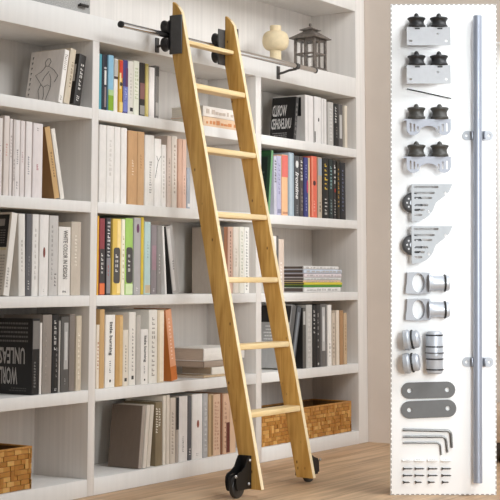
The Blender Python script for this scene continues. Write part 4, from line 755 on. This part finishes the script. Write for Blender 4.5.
caster_plate((0.0863, 0.9938), 'lower silver wing-shaped slotted caster plate with a dark wheel at its left')
def connector(uv, label):
    k = KU
    me = plate_mesh([(0, -10.4*k), (.4*k, -4*k), (1.2*k, 0), (1.8*k, 9*k), (1.4*k, 10.6*k), (12*k, 11*k), (24*k, 10.6*k), (25*k, 9*k), (25*k, -9.6*k), (24*k, -10.6*k), (12*k, -11*k)], [ellipse(13.2*k, 0, 6.5*k, 9.7*k, 36)], .03)
    bm = bmesh.new(); bm.from_mesh(me); bmesh.ops.translate(bm, verts=bm.verts, vec=(0, 0, .0))
    o = on_board(obj('rail_connector', bm, STEEL_MATT, None, 30), uv); tag(o, label, 'rail connector', 'eye connectors on the display board')
    bm = bmesh.new(); lathe(bm, [(23*k, 8.8*k), (26.5*k, 7.8*k), (28*k, 7.5*k), (38.4*k, 7.5*k), (38.6*k, 7.9*k), (41*k, 8.2*k), (43.4*k, 7.6*k), (44.2*k, 6.2*k)], (0, 0, 9.4*k), (1, 0, 0), 32); nk = obj('neck', bm, STEEL, o)
    bm = bmesh.new(); lathe(bm, [(38.3*k, 7.8*k), (38.5*k, 8.7*k), (39.6*k, 8.9*k), (40.2*k, 8.5*k), (40.4*k, 7.8*k)], (0, 0, 9.4*k), (1, 0, 0), 32); obj('seal_ring', bm, RUBBER, nk)
    bm = bmesh.new(); lathe(bm, [(44*k, 1.3*k), (44.6*k, 1.3*k)], (0, 0, 9.4*k), (1, 0, 0), 12); obj('socket', bm, BLACK_DEEP, nk)
connector((0.0641, 0.7811), 'upper steel eye connector with a black seal ring on the white board')
connector((0.0628, 0.6821), 'lower steel eye connector with a black seal ring on the white board')
def end_cap(uv, label):
    k = KU; c = (0, 0, 10.6*k)
    bm = bmesh.new(); lathe(bm, [(0, 8.5*k), (.8*k, 9.8*k), (5*k, 10.4*k), (6.2*k, 9.6*k), (6.6*k, 8.7*k), (13.8*k, 8.7*k), (15.6*k, 7.6*k), (16.2*k, 5.5*k)], c, (1, .12, .25), 36)
    o = on_board(obj('end_plug', bm, STEEL, None, 30), uv); tag(o, label, 'end plug', 'rail end plugs on the display board')
    bm = bmesh.new(); lathe(bm, [(8*k, 8.6*k), (8.2*k, 9.5*k), (9.2*k, 9.8*k), (9.9*k, 9.5*k), (10.1*k, 8.6*k)], c, (1, .12, .25), 36); obj('seal_ring', bm, RUBBER, o)
end_cap((0.0524, 0.5688), 'upper of the two steel end plugs left of the joint sleeve')
end_cap((0.0513, 0.4835), 'lower of the two steel end plugs left of the joint sleeve')
k = KU; bm = bmesh.new()
lathe(bm, [(0, 6*k), (.8*k, 7.4*k), (3*k, 8.2*k), (17*k, 8.2*k), (17.6*k, 8.5*k), (18.4*k, 8.5*k), (21*k, 8.5*k), (40*k, 8.2*k), (41.4*k, 7.4*k), (42*k, 6*k)], (0, -21*k, 10.8*k), (0, 1, 0), 36)
sl = on_board(obj('joint_sleeve', bm, STEEL, None, 30), (0.1671, 0.5245)); tag(sl, 'ribbed steel joint sleeve with black rings right of the end plugs', 'joint sleeve')
for a, rr in ((4.2, 8.8), (14.6, 8.8), (20.6, 9.6), (26.8, 8.8), (38.2, 8.7)):
    bm = bmesh.new(); lathe(bm, [((a-.8)*k, 8.1*k), ((a-.5)*k, rr*k), ((a+.5)*k, rr*k), ((a+.8)*k, 8.1*k)], (0, -21*k, 10.8*k), (0, 1, 0), 36); obj('seal_ring', bm, RUBBER if a != 20.6 else mat('6e6e70', .4, .5), sl)
def link_plate(a, b, r, label):
    a, b = Vector((*a, 0)), Vector((*b, 0)); d = b-a; L = d.length; an = math.atan2(d.y, d.x); k = KU
    ext = 8.6*k
    def X(p): return (p[0]*math.cos(an)-p[1]*math.sin(an), p[0]*math.sin(an)+p[1]*math.cos(an))
    out = [(L+0*ext+ (r)*math.cos(t), r*math.sin(t)) for t in [math.radians(-90+15*i) for i in range(13)]]+[(r*math.cos(t), r*math.sin(t)) for t in [math.radians(90+15*i) for i in range(13)]]
    me = plate_mesh([X(p) for p in out], [[X(p) for p in ellipse(0, 0, 2.3*k, 2.3*k, 20)], [X(p) for p in ellipse(L, 0, 2.3*k, 2.3*k, 20)]], .006)
    o = on_board(link('link_plate', me, mat('686868', .6, .0, .04), None, 30), (a.x, a.y)); tag(o, label, 'link plate', 'grey link plates on the display board')
link_plate((0.0752, 0.3817), (0.2166, 0.3854), 8.1*KU, 'upper grey rounded link plate with two holes above the hex keys')
link_plate((0.0743, 0.3112), (0.2177, 0.3171), 8.6*KU, 'lower grey rounded link plate with two holes, nearest the hex keys')
def hex_key(p, c, e, r, label):
    p, c, e = [Vector((*q, r)) for q in (p, c, e)]
    rr = 4.5*KU; q0 = c+(p-c).normalized()*rr; q1 = c+(e-c).normalized()*rr
    pts = [p]+[(1-t)**2*q0+2*t*(1-t)*c+t*t*q1 for t in [i/6 for i in range(7)]]+[e]
    bm = bmesh.new(); sweep(bm, [v-Vector((p.x, p.y, 0)) for v in pts], r, 6)
    o = on_board(obj('hex_key', bm, mat('6f6e6c', .35, .7), None, None), (p.x, p.y)); tag(o, label, 'hex key', 'hex keys on the display board')
hex_key((0.0494, 0.2388), (0.2275, 0.2351), (0.2302, 0.1731), 1.35*KU, 'longest bent hex key, the top one of three')
hex_key((0.0491, 0.2132), (0.2085, 0.2132), (0.2135, 0.1563), 1.15*KU, 'middle bent hex key of three below the grey link plates')
hex_key((0.0488, 0.1906), (0.1873, 0.1913), (0.1903, 0.1469), .95*KU, 'shortest bent hex key, lowest of three above the wall plugs')
PLG = [(0.0450, 0.1265), (0.0904, 0.1265), (0.1394, 0.1258), (0.1885, 0.1258)]
ORD = ('first', 'second', 'third', 'last')
bm = bmesh.new(); lathe(bm, [(0, 1.3*k), (.8*k, 1.3*k), (1*k, 1.0*k), (6*k, 1.15*k), (9.4*k, .9*k), (10.4*k, .4*k)], (0, 0, 1.2*k), (1, 0, 0), 12)
for i in range(3): box(bm, (2+2.4*i)*k, (3+2.4*i)*k, -1.5*k, 1.5*k, .4*k, 2*k)
plug = obj('wall_plug', bm, mat('e6e5e3', .5))
for i, uv in enumerate(PLG):
    o = plug if i == 0 else copy_tree(plug)
    on_board(o, uv); tag(o, ORD[i]+' white wall plug from the left in the row above the screws', 'wall plug', 'wall plugs on the display board')
def screw(L, col):
    bm = bmesh.new(); lathe(bm, [(0, 1.5*k), (.4*k, 1.6*k), (1.6*k, .75*k)]+[(1.6*k+(L-3)*k*i/8, (.75 if i % 2 else .55)*k) for i in range(1, 9)]+[(L*k, 0)], (0, 0, 1.5*k), (1, 0, 0), 12)
    o = obj('screw', bm, mat('3d3b3a', .4, .4), None, None)
    return o
ROWS = [(10, [(0.0480, 0.0971), (0.0911, 0.0971), (0.1405, 0.0971), (0.1910, 0.0971)], 'top row of long dark screws'), (10, [(0.0476, 0.0724), (0.0907, 0.0724), (0.1401, 0.0724), (0.1906, 0.0724)], 'middle row of long dark screws'), (7.2, [(0.0473, 0.0481), (0.0919, 0.0481), (0.1405, 0.0481), (0.1917, 0.0481)], 'bottom row of short dark screws')]
for L, uvs, nm in ROWS:
    s0 = screw(L, 0)
    for i, uv in enumerate(uvs):
        o = s0 if i == 0 else copy_tree(s0)
        on_board(o, uv); tag(o, ORD[i]+' screw from the left in the '+nm, 'screw', 'screws on the display board')
# the long rail tube with its two wall brackets
tb0, tb1 = (0.3222, 0.0973), (0.3540, 1.8002)
tb0 = (0.3213, 0.0486)
lo = Vector((tb0[0], tb0[1], .03)); hi = Vector((tb1[0], tb1[1], .03))
bm = bmesh.new(); rod(bm, (0, 0, .026), (hi.x-lo.x, hi.y-lo.y, .026), 4.4*KU, 32, .001)
rt = on_board(obj('rail_tube', bm, mat('a2a8b6', .42, .4, .0), None, 30), (lo.x, lo.y)); tag(rt, 'long silver rail tube fixed upright at the right side of the white board', 'rail tube')
def saddle(uv, label):
    k = KU
    me = plate_mesh(rrect(-15.8*k, 15.8*k, -4.8*k, 4.8*k, 4.6*k), [ellipse(-11.6*k, 0, 1.6*k, 1.6*k, 14), ellipse(11.6*k, 0, 1.6*k, 1.6*k, 14)], .004)
    o = on_board(link('pipe_bracket', me, mat('bcc0c7', .8, 0, .02), None, 30), uv); tag(o, label, 'pipe bracket', 'pipe brackets holding the rail tube')
    for s in (-1, 1):
        bm = bmesh.new(); a, b_ = sorted((s*5.6*k, s*7.2*k)); box(bm, a, b_, -4.2*k, 4.2*k, .003, .026, .0015); obj('clamp_side', bm, mat('8e919a', .35, .5), o)
saddle((0.3495, 1.3399), 'upper silver pipe bracket behind the long tube')
saddle((0.3338, 0.4872), 'lower silver pipe bracket behind the long tube')
